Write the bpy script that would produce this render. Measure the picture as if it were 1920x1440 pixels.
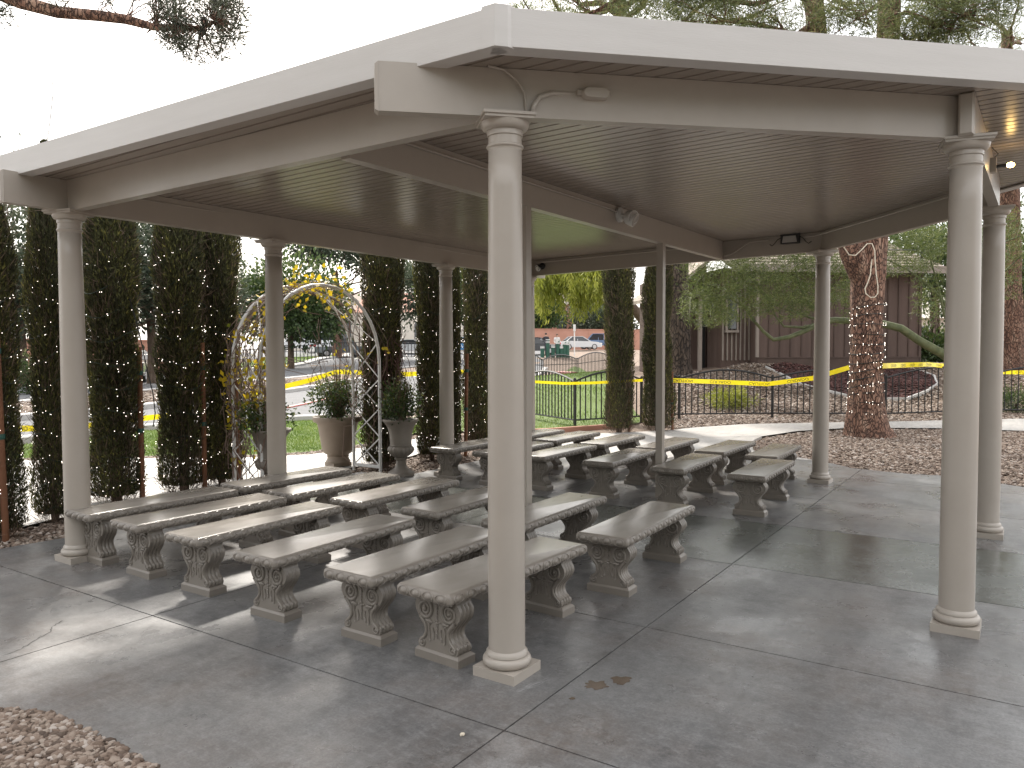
import bpy, bmesh, math, random
import numpy as np
from mathutils import Vector, Matrix, geometry, noise as mnoise
R_=math.radians
for o in list(bpy.data.objects): bpy.data.objects.remove(o)
SC=bpy.context.scene; COL=SC.collection
random.seed(7); RNG=np.random.default_rng(7)
# ------------------------------------------------------------------ camera
CAM=np.array([-3.22167,-2.18564,1.65]); FPX=1447.3; PW,PH=1920,1440
CR=np.array([0.55471115,-0.83203534,-0.00356784]); CU=np.array([0.03830967,0.02125677,0.9990398]); CF=np.array([0.83116058,0.5543152,-0.04366636])
cd=bpy.data.cameras.new('camera'); cam=bpy.data.objects.new('camera',cd); COL.objects.link(cam)
cd.sensor_width=36; cd.lens=FPX*36/PW; cd.clip_start=.05; cd.clip_end=3000
mw=Matrix.Identity(4)
for i in range(3): mw[i][0]=CR[i]; mw[i][1]=CU[i]; mw[i][2]=-CF[i]; mw[i][3]=CAM[i]
cam.matrix_world=mw; SC.camera=cam
# ------------------------------------------------------------------ sky, sun, exposure
SUN_EL=R_(41); SUN_DIR=np.array([0.62,0.78]); SUN_DIR/=np.hypot(*SUN_DIR)
W=bpy.data.worlds.new('World'); SC.world=W; W.use_nodes=True
nt=W.node_tree; bg=nt.nodes['Background']
sky=nt.nodes.new('ShaderNodeTexSky'); sky.sky_type='NISHITA'; sky.sun_disc=False
sky.sun_elevation=SUN_EL; sky.sun_rotation=math.atan2(SUN_DIR[0],SUN_DIR[1]); sky.air_density=1.2; sky.dust_density=4.0; sky.ozone_density=1.0
mx=nt.nodes.new('ShaderNodeMix'); mx.data_type='RGBA'; mx.inputs[0].default_value=.78
mx.inputs[7].default_value=(5.9,5.8,5.7,1)      # thin white cloud cover
nt.links.new(sky.outputs[0],mx.inputs[6]); nt.links.new(mx.outputs[2],bg.inputs[0]); bg.inputs[1].default_value=.13
sl=bpy.data.lights.new('sun','SUN'); sl.energy=2.1; sl.angle=R_(6.0); sl.color=(1,.94,.86)
so=bpy.data.objects.new('sun',sl); COL.objects.link(so)
sd=Vector((SUN_DIR[0]*math.cos(SUN_EL),SUN_DIR[1]*math.cos(SUN_EL),math.sin(SUN_EL)))
so.rotation_euler=sd.to_track_quat('Z','Y').to_euler(); so.location=sd*60
vs=SC.view_settings; vs.view_transform='Standard'; vs.look='None'; vs.gamma=1; vs.use_curve_mapping=False; vs.exposure=1.6
# ------------------------------------------------------------------ helpers
def tag(o,label=None,cat=None,group=None,kind=None):
    if label: o['label']=label
    if cat: o['category']=cat
    if group: o['group']=group
    if kind: o['kind']=kind
    return o
def empty(name,loc=(0,0,0),rz=0,label=None,cat=None,group=None):
    o=bpy.data.objects.new(name,None); COL.objects.link(o); o.location=loc; o.rotation_euler=(0,0,rz); o.empty_display_size=.1
    return tag(o,label,cat,group)
def link(name,me,parent=None,loc=None,rot=None,sc=None):
    o=bpy.data.objects.new(name,me); COL.objects.link(o)
    if parent: o.parent=parent
    if loc is not None: o.location=loc
    if rot is not None: o.rotation_euler=rot
    if sc is not None: o.scale=sc
    return o
def copy_tree(o,parent=None):
    c=o.copy(); COL.objects.link(c); c.parent=parent
    for ch in o.children: copy_tree(ch,c)
    return c
def mesh_np(name,V,F,mat=None,rnd=None,smooth=False):
    V=np.asarray(V,np.float32); F=np.asarray(F,np.int32); k=F.shape[1]
    me=bpy.data.meshes.new(name); me.vertices.add(len(V)); me.vertices.foreach_set('co',V.ravel())
    me.loops.add(F.size); me.loops.foreach_set('vertex_index',F.ravel())
    me.polygons.add(len(F)); me.polygons.foreach_set('loop_start',np.arange(0,F.size,k,dtype=np.int32))
    if smooth: me.polygons.foreach_set('use_smooth',np.ones(len(F),bool))
    if rnd is not None:
        a=me.attributes.new('rnd','FLOAT','POINT'); a.data.foreach_set('value',np.asarray(rnd,np.float32))
    me.update(calc_edges=True)
    if mat: me.materials.append(mat)
    return me
class MB:
    def __init__(s): s.v=[]; s.f=[]
    def add(s,V,F):
        n=len(s.v); s.v+= [tuple(map(float,p)) for p in V]; s.f+= [tuple(int(i)+n for i in q) for q in F]; return s
    def box(s,x0,x1,y0,y1,z0,z1):
        return s.add([(x0,y0,z0),(x1,y0,z0),(x1,y1,z0),(x0,y1,z0),(x0,y0,z1),(x1,y0,z1),(x1,y1,z1),(x0,y1,z1)],[(0,3,2,1),(4,5,6,7),(0,1,5,4),(1,2,6,5),(2,3,7,6),(3,0,4,7)])
    def prism(s,poly,z0,z1):
        n=len(poly); z0=z0 if callable(z0) else (lambda x,y,z=z0:z); z1=z1 if callable(z1) else (lambda x,y,z=z1:z)
        V=[(x,y,z0(x,y)) for x,y in poly]+[(x,y,z1(x,y)) for x,y in poly]
        F=[tuple(range(n-1,-1,-1)),tuple(range(n,2*n))]+[(i,(i+1)%n,n+(i+1)%n,n+i) for i in range(n)]
        return s.add(V,F)
    def bar(s,a,b,w,h,up=(0,0,1)):     # box beam from a to b, width w, height h
        a=Vector(a); b=Vector(b); d=(b-a).normalized(); u=Vector(up); r=d.cross(u)
        if r.length<1e-4: r=Vector((1,0,0))
        r.normalize(); u=r.cross(d)
        V=[]
        for p in (a,b):
            for sx,sy in ((-1,-1),(1,-1),(1,1),(-1,1)): V.append(p+r*(w/2*sx)+u*(h/2*sy))
        return s.add(V,[(0,1,2,3),(7,6,5,4),(0,4,5,1),(1,5,6,2),(2,6,7,3),(3,7,4,0)])
    def tube(s,P,r,n=6,cap=True):
        P=[Vector(p) for p in P]; m=len(P)
        if not hasattr(r,'__len__'): r=[r]*m
        V=[];F=[]; ref=None
        for i,p in enumerate(P):
            d=(P[min(i+1,m-1)]-P[max(i-1,0)]).normalized()
            if ref is None: ref=Vector((0,0,1)) if abs(d.z)<.9 else Vector((1,0,0))
            a=d.cross(ref).normalized(); b=a.cross(d); ref=b
            # keep frame: b plays the role of up
            for k in range(n):
                t=2*math.pi*k/n; V.append(p+(a*math.cos(t)+b*math.sin(t))*r[i])
        for i in range(m-1):
            for k in range(n):
                k2=(k+1)%n; F.append((i*n+k,i*n+k2,(i+1)*n+k2,(i+1)*n+k))
        if cap: F.append(tuple(range(n))); F.append(tuple(range((m-1)*n+n-1,(m-1)*n-1,-1)))
        return s.add(V,F)
    def lathe(s,prof,n=32,c=(0,0,0),cap=True,flute=None):
        V=[];F=[];m=len(prof)
        for j,(r,z) in enumerate(prof):
            for k in range(n):
                t=2*math.pi*k/n; rr=r if flute is None else r+flute(j,t)
                V.append((c[0]+rr*math.cos(t),c[1]+rr*math.sin(t),c[2]+z))
        for j in range(m-1):
            for k in range(n):
                k2=(k+1)%n; F.append((j*n+k,j*n+k2,(j+1)*n+k2,(j+1)*n+k))
        if cap: F.append(tuple(range(n-1,-1,-1))); F.append(tuple(range((m-1)*n,m*n)))
        return s.add(V,F)
    def ball(s,c,rx,ry=None,rz=None,n=8,m=5):
        ry=rx if ry is None else ry; rz=rx if rz is None else rz
        V=[(c[0],c[1],c[2]-rz)]
        for j in range(1,m):
            t=math.pi*j/m-math.pi/2
            for k in range(n):
                p=2*math.pi*k/n; V.append((c[0]+rx*math.cos(t)*math.cos(p),c[1]+ry*math.cos(t)*math.sin(p),c[2]+rz*math.sin(t)))
        V.append((c[0],c[1],c[2]+rz)); F=[]
        for k in range(n): F.append((0,1+(k+1)%n,1+k)); F.append((len(V)-1,1+(m-2)*n+k,1+(m-2)*n+(k+1)%n))
        for j in range(m-2):
            for k in range(n): F.append((1+j*n+k,1+j*n+(k+1)%n,1+(j+1)*n+(k+1)%n,1+(j+1)*n+k))
        return s.add(V,F)
    def mesh(s,name,mat,smooth=False,auto=None):
        me=bpy.data.meshes.new(name); me.from_pydata(s.v,[],s.f); me.update()
        if mat: me.materials.append(mat)
        if smooth or auto:
            for p in me.polygons: p.use_smooth=True
            if auto:
                bm=bmesh.new(); bm.from_mesh(me)
                for e in bm.edges:
                    if len(e.link_faces)==2 and e.calc_face_angle(0)>R_(auto): e.smooth=False
                bm.to_mesh(me); bm.free()
        return me
    def build(s,name,mat,parent=None,smooth=False,auto=None,loc=None,rot=None):
        return link(name,s.mesh(name,mat,smooth,auto),parent,loc,rot)
def scatter(name,TV,TF,pos,rot,scl,mat,rnd=None,smooth=False):
    TV=np.asarray(TV,float); TF=np.asarray(TF,int); n=len(pos); k=len(TV)
    scl=np.asarray(scl,float); scl=scl[:,None] if scl.ndim==1 else scl
    V=np.einsum('nij,nkj->nki',rot,TV[None]*scl[:,None,:])+np.asarray(pos)[:,None,:]
    F=(TF[None]+np.arange(n)[:,None,None]*k).reshape(-1,TF.shape[1])
    if rnd is None: rnd=RNG.random(n)
    return mesh_np(name,V.reshape(-1,3),F,mat,np.repeat(rnd,k),smooth)
def rand_rot(n):
    q=RNG.normal(size=(n,4)); q/=np.linalg.norm(q,axis=1)[:,None]; w,x,y,z=q.T
    return np.stack([1-2*(y*y+z*z),2*(x*y-z*w),2*(x*z+y*w),2*(x*y+z*w),1-2*(x*x+z*z),2*(y*z-x*w),2*(x*z-y*w),2*(y*z+x*w),1-2*(x*x+y*y)],1).reshape(n,3,3)
def dir_rot(D,spin=None):            # local +Z along D, random spin
    D=D/np.linalg.norm(D,axis=1)[:,None]; n=len(D)
    a=np.cross(D,RNG.normal(size=(n,3))); a/=np.linalg.norm(a,axis=1)[:,None]; b=np.cross(D,a)
    return np.stack([a,b,D],2)
LEAF=([(0,0,0),(.5,.05,.45),(0,-.08,1),(-.5,.05,.45)],[(0,1,2,3)])        # kite, z is its length
BLADE=([(-.5,0,0),(.5,0,0),(0,.12,1)],[(0,1,2)])
OCTA=([(1,0,0),(-1,0,0),(0,1,0),(0,-1,0),(0,0,1),(0,0,-1)],[(0,2,4),(2,1,4),(1,3,4),(3,0,4),(2,0,5),(1,2,5),(3,1,5),(0,3,5)])
def ico(sub):
    bm=bmesh.new(); bmesh.ops.create_icosphere(bm,subdivisions=sub,radius=1); V=[tuple(v.co) for v in bm.verts]; F=[tuple(v.index for v in f.verts) for f in bm.faces]; bm.free(); return V,F
ICO=ico(1)
def pt_in(poly,P):
    P=np.asarray(P); x,y=P[:,0],P[:,1]; ins=np.zeros(len(P),bool); n=len(poly); j=n-1
    for i in range(n):
        xi,yi=poly[i]; xj,yj=poly[j]
        c=((yi>y)!=(yj>y))&(x<(xj-xi)*(y-yi)/((yj-yi) or 1e-9)+xi); ins^=c; j=i
    return ins
def in_poly(poly,n):
    p=np.asarray(poly); lo=p.min(0); hi=p.max(0); out=np.zeros((0,2))
    while len(out)<n:
        q=lo+(hi-lo)*RNG.random((n*2,2)); out=np.vstack([out,q[pt_in(poly,q)]])
    return out[:n]
def pix(u,v,d): return CAM+(CF+(u-PW/2)/FPX*CR-(v-PH/2)/FPX*CU)*d      # place a thing: bearing and metres ahead
def lerp(a,b,t): return a+(b-a)*t
# terrain: flat round the pavilion, rising behind it
TP=np.array([(24.0,5.7,1.2),(27.7,1.1,1.16),(28.4,9.9,1.2),(21.5,7.5,.95),(25.3,-1.8,.95),(32,-6,1.1),(18,3,.2),(19,-1,.15),(21,4.2,.62),(23,1.2,.62),
 (14.5,4.8,0),(15.8,2.9,.0),(17,.6,.0),(19.3,-2.2,.05),(18,-8,.0),(20,8.5,.35),(30,14,.3),(33.5,20.3,.09),(38,21.8,.2),(41.5,22,.6),(48,28,1.25),(76,42,1.72),(95,60,1.8),
 (26,32,.05),(21,39,0),(20,50,0),(27,48,.1),(36,43,.35),(46,50,1.0),(58,62,1.7),(9,19,0),(15,27,0),(12,13,0),(18,22,0),(0,30,0),(-20,20,0),(-10,-10,0),(5,-15,0),(60,0,1.6),(60,-30,1.4),(120,80,2.0)])
def TZ(x,y):
    x=np.asarray(x,float); y=np.asarray(y,float); d2=(x[...,None]-TP[:,0])**2+(y[...,None]-TP[:,1])**2+.3
    w=1/d2**1.6; z=(w*TP[:,2]).sum(-1)/w.sum(-1)
    d=np.hypot(x-4,y-1); m=np.clip((d-11.5)/4,0,1); m=m*m*(3-2*m); return z*m
def tz(x,y): return float(TZ(np.array([x]),np.array([y]))[0])
def gp(u,v):                            # where a bearing meets the terrain
    d=CF+(u-PW/2)/FPX*CR-(v-PH/2)/FPX*CU; t=2.0
    while t<400:
        p=CAM+d*t
        if p[2]<=tz(p[0],p[1]): break
        t*=1.01
    return p
# ------------------------------------------------------------------ materials
def srgb(h): 
    c=[int(h[i:i+2],16)/255 for i in (0,2,4)]; return tuple(x/12.92 if x<.04045 else ((x+.055)/1.055)**2.4 for x in c)+(1,)
def col(c): return c if len(c)==4 else tuple(c)+(1,)
def M(name,ramp,scale=4,detail=6,src='noise',rough=.6,rvar=0,bump=0,bscale=40,stretch=None,metal=0,spec=.5,coords='Object',trans=0,alpha=None,coat=0,bdist=.02):
    m=bpy.data.materials.new(name); m.use_nodes=True; n=m.node_tree; b=n.nodes['Principled BSDF']; L=n.links
    b.inputs['Metallic'].default_value=metal; b.inputs['Specular IOR Level'].default_value=spec; b.inputs['Roughness'].default_value=rough
    if coat: b.inputs['Coat Weight'].default_value=coat; b.inputs['Coat Roughness'].default_value=.08
    tc=n.nodes.new('ShaderNodeTexCoord'); mp=n.nodes.new('ShaderNodeMapping'); L.new(tc.outputs[coords],mp.inputs[0])
    if stretch: mp.inputs['Scale'].default_value=stretch
    def nz(s,d=6,r=.6):
        t=n.nodes.new('ShaderNodeTexNoise'); t.inputs['Scale'].default_value=s; t.inputs['Detail'].default_value=d; t.inputs['Roughness'].default_value=r; L.new(mp.outputs[0],t.inputs[0]); return t
    if src=='noise': f=nz(scale,detail).outputs[0]
    elif src=='attr':
        a=n.nodes.new('ShaderNodeAttribute'); a.attribute_name='rnd'; f=a.outputs['Fac']
    elif src=='obj': f=n.nodes.new('ShaderNodeObjectInfo').outputs['Random']
    r=n.nodes.new('ShaderNodeValToRGB'); e=r.color_ramp.elements
    while len(e)<len(ramp): e.new(.5)
    for i,(p,c) in enumerate(ramp): e[i].position=p; e[i].color=col(c)
    L.new(f,r.inputs[0]); L.new(r.outputs[0],b.inputs['Base Color'])
    if rvar:
        t=nz(scale*1.7,4); q=n.nodes.new('ShaderNodeMapRange'); q.inputs[1].default_value=.3; q.inputs[2].default_value=.7; q.inputs[3].default_value=rough-rvar; q.inputs[4].default_value=rough+rvar
        L.new(t.outputs[0],q.inputs[0]); L.new(q.outputs[0],b.inputs['Roughness'])
    if bump:
        t=nz(bscale,5); q=n.nodes.new('ShaderNodeBump'); q.inputs['Strength'].default_value=bump; q.inputs['Distance'].default_value=bdist; L.new(t.outputs[0],q.inputs['Height']); L.new(q.outputs[0],b.inputs['Normal'])
    if trans:                            # thin leaf: light passes through
        o=n.nodes['Material Output']; tr=n.nodes.new('ShaderNodeBsdfTranslucent'); L.new(r.outputs[0],tr.inputs[0]); mxs=n.nodes.new('ShaderNodeMixShader'); mxs.inputs[0].default_value=trans
        L.new(b.outputs[0],mxs.inputs[1]); L.new(tr.outputs[0],mxs.inputs[2]); L.new(mxs.outputs[0],o.inputs[0])
    return m
def glow(name,c,s):
    m=bpy.data.materials.new(name); m.use_nodes=True; b=m.node_tree.nodes['Principled BSDF']; b.inputs['Base Color'].default_value=col(c); b.inputs['Emission Color'].default_value=col(c); b.inputs['Emission Strength'].default_value=s; return m
def concrete(name,base,dark,warm,rough=.42,white=.0,wscale=.5):
    m=bpy.data.materials.new(name); m.use_nodes=True; n=m.node_tree; b=n.nodes['Principled BSDF']; L=n.links
    tc=n.nodes.new('ShaderNodeTexCoord')
    def nz(s,d=8,r=.62,st=None,off=0):
        t=n.nodes.new('ShaderNodeTexNoise'); t.inputs['Scale'].default_value=s; t.inputs['Detail'].default_value=d; t.inputs['Roughness'].default_value=r
        mp=n.nodes.new('ShaderNodeMapping'); mp.inputs['Location'].default_value=(off,off*.7,0)
        if st: mp.inputs['Scale'].default_value=st
        L.new(tc.outputs['Object'],mp.inputs[0]); L.new(mp.outputs[0],t.inputs[0]); return t.outputs[0]
    def rng(f,a,b_,lo=0,hi=1):
        q=n.nodes.new('ShaderNodeMapRange'); q.inputs[1].default_value=a; q.inputs[2].default_value=b_; q.inputs[3].default_value=lo; q.inputs[4].default_value=hi; L.new(f,q.inputs[0]); return q.outputs[0]
    def mix(f,A,B):
        q=n.nodes.new('ShaderNodeMix'); q.data_type='RGBA'
        L.new(f,q.inputs[0]) if not isinstance(f,float) else setattr(q.inputs[0],'default_value',f)
        for i,c in ((6,A),(7,B)):
            if isinstance(c,tuple): q.inputs[i].default_value=col(c)
            else: L.new(c,q.inputs[i])
        return q.outputs[2]
    c=mix(rng(nz(1.1),.36,.64),dark,base)
    c=mix(rng(nz(.8,8,.62,None,3.3),.46,.66,0,.85),c,warm)
    fine=nz(14,9,.72,(1,1,1),9); c=mix(rng(fine,.38,.66,0,.55),c,tuple(min(1,x*1.55) for x in base[:3]))
    mps=nz(3.2,7,.66,(2.6,.35,1),11); c=mix(rng(mps,.42,.66,0,.42),c,tuple(x*1.35 for x in base[:3]))
    c=mix(rng(nz(2.4,7,.7,(.3,1.9,1),23),.45,.75,0,.5),c,tuple(x*.72 for x in dark[:3]))
    c=mix(rng(nz(40,4,.7,(1,1,1),5),.58,.74,0,.45),c,tuple(x*.45 for x in dark[:3]))
    c=mix(rng(nz(wscale*1.9,7,.7,(1,1,1),17),.56,.76,0,white),c,(.55,.54,.53))
    c=mix(rng(nz(230,1,.5,(1,1,1),2),.80,.83,0,.8),c,(.62,.6,.57))
    c=mix(rng(nz(75,6,.75,(1,1,1),31),.36,.60,0,.42),c,tuple(x*.62 for x in dark[:3]))
    c=mix(rng(nz(26,7,.75,(1.5,.6,1),41),.50,.68,0,.40),c,tuple(min(1,x*1.5) for x in base[:3]))
    L.new(c,b.inputs['Base Color'])
    L.new(rng(nz(1.7,6,.6,None,6),.35,.68,rough-.13,rough+.14),b.inputs['Roughness'])
    bp=n.nodes.new('ShaderNodeBump'); bp.inputs['Strength'].default_value=.18; bp.inputs['Distance'].default_value=.004; L.new(nz(55,7,.7),bp.inputs['Height']); L.new(bp.outputs[0],b.inputs['Normal'])
    b.inputs['Specular IOR Level'].default_value=.5
    return m
K={}
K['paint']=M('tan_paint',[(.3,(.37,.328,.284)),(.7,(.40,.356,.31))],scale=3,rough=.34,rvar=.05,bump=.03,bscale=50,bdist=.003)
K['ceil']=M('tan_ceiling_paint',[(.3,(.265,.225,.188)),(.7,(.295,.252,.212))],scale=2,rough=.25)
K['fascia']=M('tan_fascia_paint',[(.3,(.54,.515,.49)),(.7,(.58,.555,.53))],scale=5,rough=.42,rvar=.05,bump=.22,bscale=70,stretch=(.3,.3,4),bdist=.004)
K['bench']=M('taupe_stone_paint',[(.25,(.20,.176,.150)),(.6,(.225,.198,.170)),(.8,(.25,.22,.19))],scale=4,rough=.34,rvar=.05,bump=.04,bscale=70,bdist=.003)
K['seat']=M('taupe_seat_paint',[(.25,(.255,.23,.198)),(.55,(.28,.254,.222)),(.8,(.315,.29,.26))],scale=5,rough=.22,rvar=.05,bump=.03,bscale=40,stretch=(.6,1.6,1),bdist=.002,spec=.6)  # bench paint made lighter: sky reflected on the tops is put into the colour
K['conc']=concrete('sealed_concrete',(.182,.179,.176),(.080,.080,.081),(.160,.124,.101),rough=.35,white=.6)
K['conc_new']=concrete('smooth_grey_green_concrete',(.100,.106,.096),(.092,.098,.088),(.097,.102,.092),rough=.24)
K['conc_light']=concrete('pale_concrete',(.39,.375,.35),(.31,.295,.28),(.37,.335,.30),rough=.62)
K['joint']=M('joint_dark',[(0,(.03,.03,.03)),(1,(.05,.048,.045))],rough=.8)
K['gravelbase']=M('gravel_soil',[(.3,(.14,.10,.072)),(.5,(.215,.158,.118)),(.7,(.29,.225,.18))],scale=22,detail=9,rough=.95,bump=.6,bscale=28,bdist=.03)
K['stone']=M('gravel_stone',[(0,(.075,.052,.038)),(.3,(.155,.108,.08)),(.6,(.235,.175,.135)),(.85,(.31,.252,.205)),(1,(.42,.365,.325))],src='attr',rough=.85,bump=.2,bscale=60)
K['redmulch']=M('red_mulch',[(0,(.035,.014,.012)),(.5,(.075,.030,.026)),(1,(.13,.06,.05))],src='attr',rough=.95)
K['redbase']=M('red_mulch_base',[(.3,(.03,.014,.012)),(.7,(.07,.03,.026))],scale=30,rough=.95,bump=.5,bscale=40)
K['grassbase']=M('turf_soil',[(.3,(.07,.115,.02)),(.7,(.12,.17,.035))],scale=12,rough=.95)
K['grass']=M('grass_blade',[(0,(.075,.13,.018)),(.6,(.14,.22,.035)),(1,(.26,.30,.08))],src='attr',rough=.6,trans=.35)
K['asphalt']=M('asphalt',[(.3,(.095,.097,.102)),(.7,(.135,.137,.142))],scale=3,detail=8,rough=.85,bump=.3,bscale=120)
K['kerb']=M('kerb_concrete',[(.3,(.42,.41,.39)),(.7,(.52,.50,.48))],scale=3,rough=.8)
K['redpaint']=M('red_kerb_paint',[(.3,(.45,.13,.12)),(.7,(.50,.20,.18))],scale=6,rough=.6)
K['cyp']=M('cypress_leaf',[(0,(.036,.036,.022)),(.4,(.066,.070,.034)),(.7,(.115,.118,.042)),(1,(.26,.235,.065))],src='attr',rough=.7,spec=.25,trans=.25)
K['cypdead']=M('cypress_dead_twig',[(0,(.09,.065,.048)),(1,(.21,.145,.10))],src='attr',rough=.9)
K['bark']=M('grey_brown_bark',[(.3,(.05,.035,.026)),(.55,(.12,.085,.06)),(.75,(.19,.145,.11))],scale=9,detail=8,rough=.95,bump=.8,bscale=22,stretch=(1,1,.3),bdist=.03)
K['pinebark']=M('pine_bark',[(.28,(.045,.024,.017)),(.42,(.17,.085,.055)),(.56,(.27,.145,.095)),(.72,(.40,.26,.18))],scale=9,detail=9,rough=.95,bump=1,bscale=16,stretch=(1,1,.38),bdist=.05)
def platebark(name,crack,c0,c1,c2,sc):
    m=M(name,[(.3,c0),(.5,c1),(.72,c2)],scale=7,detail=9,rough=.95,stretch=(1,1,.38)); n=m.node_tree; L=n.links; b=n.nodes['Principled BSDF']; mp=n.nodes['Mapping']
    nz=n.nodes.new('ShaderNodeTexNoise'); nz.inputs['Scale'].default_value=5; nz.inputs['Detail'].default_value=5; L.new(mp.outputs[0],nz.inputs[0])
    ad=n.nodes.new('ShaderNodeMix'); ad.data_type='RGBA'; ad.blend_type='ADD'; ad.inputs[0].default_value=.22; L.new(mp.outputs[0],ad.inputs[6]); L.new(nz.outputs['Color'],ad.inputs[7])
    v=n.nodes.new('ShaderNodeTexVoronoi'); v.feature='DISTANCE_TO_EDGE'; v.inputs['Scale'].default_value=sc; L.new(ad.outputs[2],v.inputs['Vector'])
    r=n.nodes.new('ShaderNodeMapRange'); r.inputs[1].default_value=.0; r.inputs[2].default_value=.13; L.new(v.outputs['Distance'],r.inputs[0])
    old=b.inputs['Base Color'].links[0].from_socket; mx=n.nodes.new('ShaderNodeMix'); mx.data_type='RGBA'; mx.inputs[6].default_value=col(crack); L.new(r.outputs[0],mx.inputs[0]); L.new(old,mx.inputs[7]); L.new(mx.outputs[2],b.inputs['Base Color'])
    bp=n.nodes.new('ShaderNodeBump'); bp.inputs['Strength'].default_value=1; bp.inputs['Distance'].default_value=.06; L.new(r.outputs[0],bp.inputs['Height']); L.new(bp.outputs[0],b.inputs['Normal']); return m
K['pinebark']=platebark('pine_bark',(.10,.052,.037),(.13,.066,.046),(.23,.125,.085),(.37,.25,.18),20)
K['darkbark']=platebark('dark_bark',(.03,.022,.018),(.05,.036,.028),(.085,.062,.048),(.13,.10,.08),11)
K['stake']=M('orange_brown_stake',[(.3,(.13,.052,.024)),(.7,(.22,.095,.045))],scale=8,rough=.75,bump=.3,bscale=30,stretch=(1,1,.2))
K['needle']=M('pine_needle',[(0,(.06,.08,.03)),(.5,(.155,.185,.065)),(.85,(.28,.29,.115)),(1,(.40,.36,.18))],src='attr',rough=.6,trans=.3)
K['needledark']=M('pine_needle_dark',[(0,(.03,.035,.022)),(.6,(.065,.075,.045)),(1,(.11,.115,.08))],src='attr',rough=.7,trans=.2)
K['leaf']=M('broad_leaf',[(0,(.025,.045,.015)),(.5,(.06,.10,.028)),(.85,(.13,.17,.05)),(1,(.28,.28,.12))],src='attr',rough=.5,trans=.3)
K['greyleaf']=M('grey_green_leaf',[(0,(.03,.045,.025)),(.5,(.075,.098,.058)),(.9,(.16,.185,.12)),(1,(.36,.38,.30))],src='attr',rough=.5,trans=.3)
K['willow']=M('willow_leaf',[(0,(.10,.12,.015)),(.5,(.26,.29,.035)),(1,(.46,.45,.10))],src='attr',rough=.6,trans=.4)
K['palo']=M('palo_verde_leaf',[(0,(.05,.075,.02)),(.5,(.12,.155,.04)),(1,(.27,.29,.10))],src='attr',rough=.6,trans=.35)
K['palobark']=M('green_bark',[(.3,(.06,.075,.03)),(.7,(.15,.165,.08))],scale=6,rough=.7,bump=.3,bscale=20)
K['vine']=M('vine_stem',[(.3,(.14,.09,.07)),(.7,(.27,.20,.16))],scale=8,rough=.85)
K['vineleaf']=M('yellow_vine_leaf',[(0,(.10,.14,.02)),(.3,(.25,.26,.025)),(.6,(.55,.40,.02)),(1,(.75,.56,.03))],src='attr',rough=.5,trans=.45)
K['potleaf']=M('shrub_leaf',[(0,(.02,.04,.012)),(.5,(.05,.085,.022)),(.85,(.13,.16,.035)),(1,(.30,.27,.07))],src='attr',rough=.45,trans=.3)
K['white']=M('white_metal_paint',[(.3,(.66,.66,.65)),(.7,(.76,.76,.75))],scale=8,rough=.45)
K['urn']=M('taupe_urn',[(.3,(.20,.175,.15)),(.7,(.25,.22,.19))],scale=4,rough=.5,bump=.1,bscale=60)
K['pot']=M('tan_pot',[(.3,(.25,.20,.155)),(.7,(.30,.245,.195))],scale=4,rough=.6,bump=.1,bscale=60)
K['soil']=M('potting_soil',[(0,(.02,.015,.01)),(1,(.05,.035,.025))],scale=20,rough=.95)
K['blackmetal']=M('black_metal',[(0,(.012,.012,.013)),(1,(.02,.02,.021))],rough=.4)
K['wire']=M('black_wire',[(0,(.01,.01,.01)),(1,(.015,.02,.015))],rough=.6)
K['greentie']=M('green_tie',[(0,(.01,.06,.045)),(1,(.02,.09,.07))],rough=.6)
K['bulb']=glow('fairy_bulb',(1,.90,.78),1.8)
K['bulbwire']=M('green_wire',[(0,(.01,.025,.015)),(1,(.015,.035,.02))],rough=.6)
K['tape']=M('yellow_tape',[(.3,(.85,.68,.01)),(.7,(.92,.76,.02))],scale=3,rough=.35,trans=.35)
K['tapetext']=M('tape_black',[(0,(.02,.02,.01)),(1,(.03,.03,.02))],rough=.5)
K['siding']=M('brown_siding',[(.3,(.098,.064,.052)),(.7,(.128,.086,.071))],scale=2,rough=.8,bump=.3,bscale=30,stretch=(3,3,.3))
K['batten']=M('brown_batten',[(.3,(.075,.049,.039)),(.7,(.10,.066,.053))],scale=2,rough=.8)
K['trim']=M('light_trim',[(.3,(.26,.22,.19)),(.7,(.32,.27,.235))],scale=4,rough=.7)
K['shingle']=M('tan_shingle',[(.3,(.23,.185,.15)),(.5,(.33,.275,.225)),(.7,(.42,.36,.30))],scale=8,detail=8,rough=.9,bump=.5,bscale=14,stretch=(1,1,3))
K['salmon']=M('salmon_block',[(.3,(.40,.20,.14)),(.7,(.50,.27,.20))],scale=.6,rough=.9,bump=.2,bscale=20)
K['stucco']=M('pale_stucco',[(.3,(.55,.50,.43)),(.7,(.62,.57,.5))],scale=1,rough=.9)
K['glass']=M('dark_glass',[(0,(.02,.025,.03)),(1,(.035,.04,.05))],rough=.06,spec=.8)
K['tyre']=M('tyre_rubber',[(0,(.015,.015,.015)),(1,(.025,.025,.025))],rough=.8)
K['rim']=M('alloy_rim',[(0,(.45,.45,.46)),(1,(.55,.55,.56))],rough=.3,metal=.8)
K['red']=M('red_lens',[(0,(.5,.02,.02)),(1,(.6,.03,.03))],rough=.2)
K['plate']=M('licence_plate',[(.4,(.45,.55,.65)),(.6,(.7,.75,.8))],scale=9,rough=.4)
for nm,c in dict(car_grey=(.055,.06,.07),car_black=(.012,.016,.022),car_silver=(.55,.56,.57),car_white=(.72,.73,.74),car_blue=(.10,.17,.30),car_bright=(.05,.22,.45),car_slate=(.10,.12,.14)).items():
    K[nm]=M(nm+'_paint',[(0,c),(1,tuple(x*1.08 for x in c))],rough=.25,coat=.8)
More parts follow.
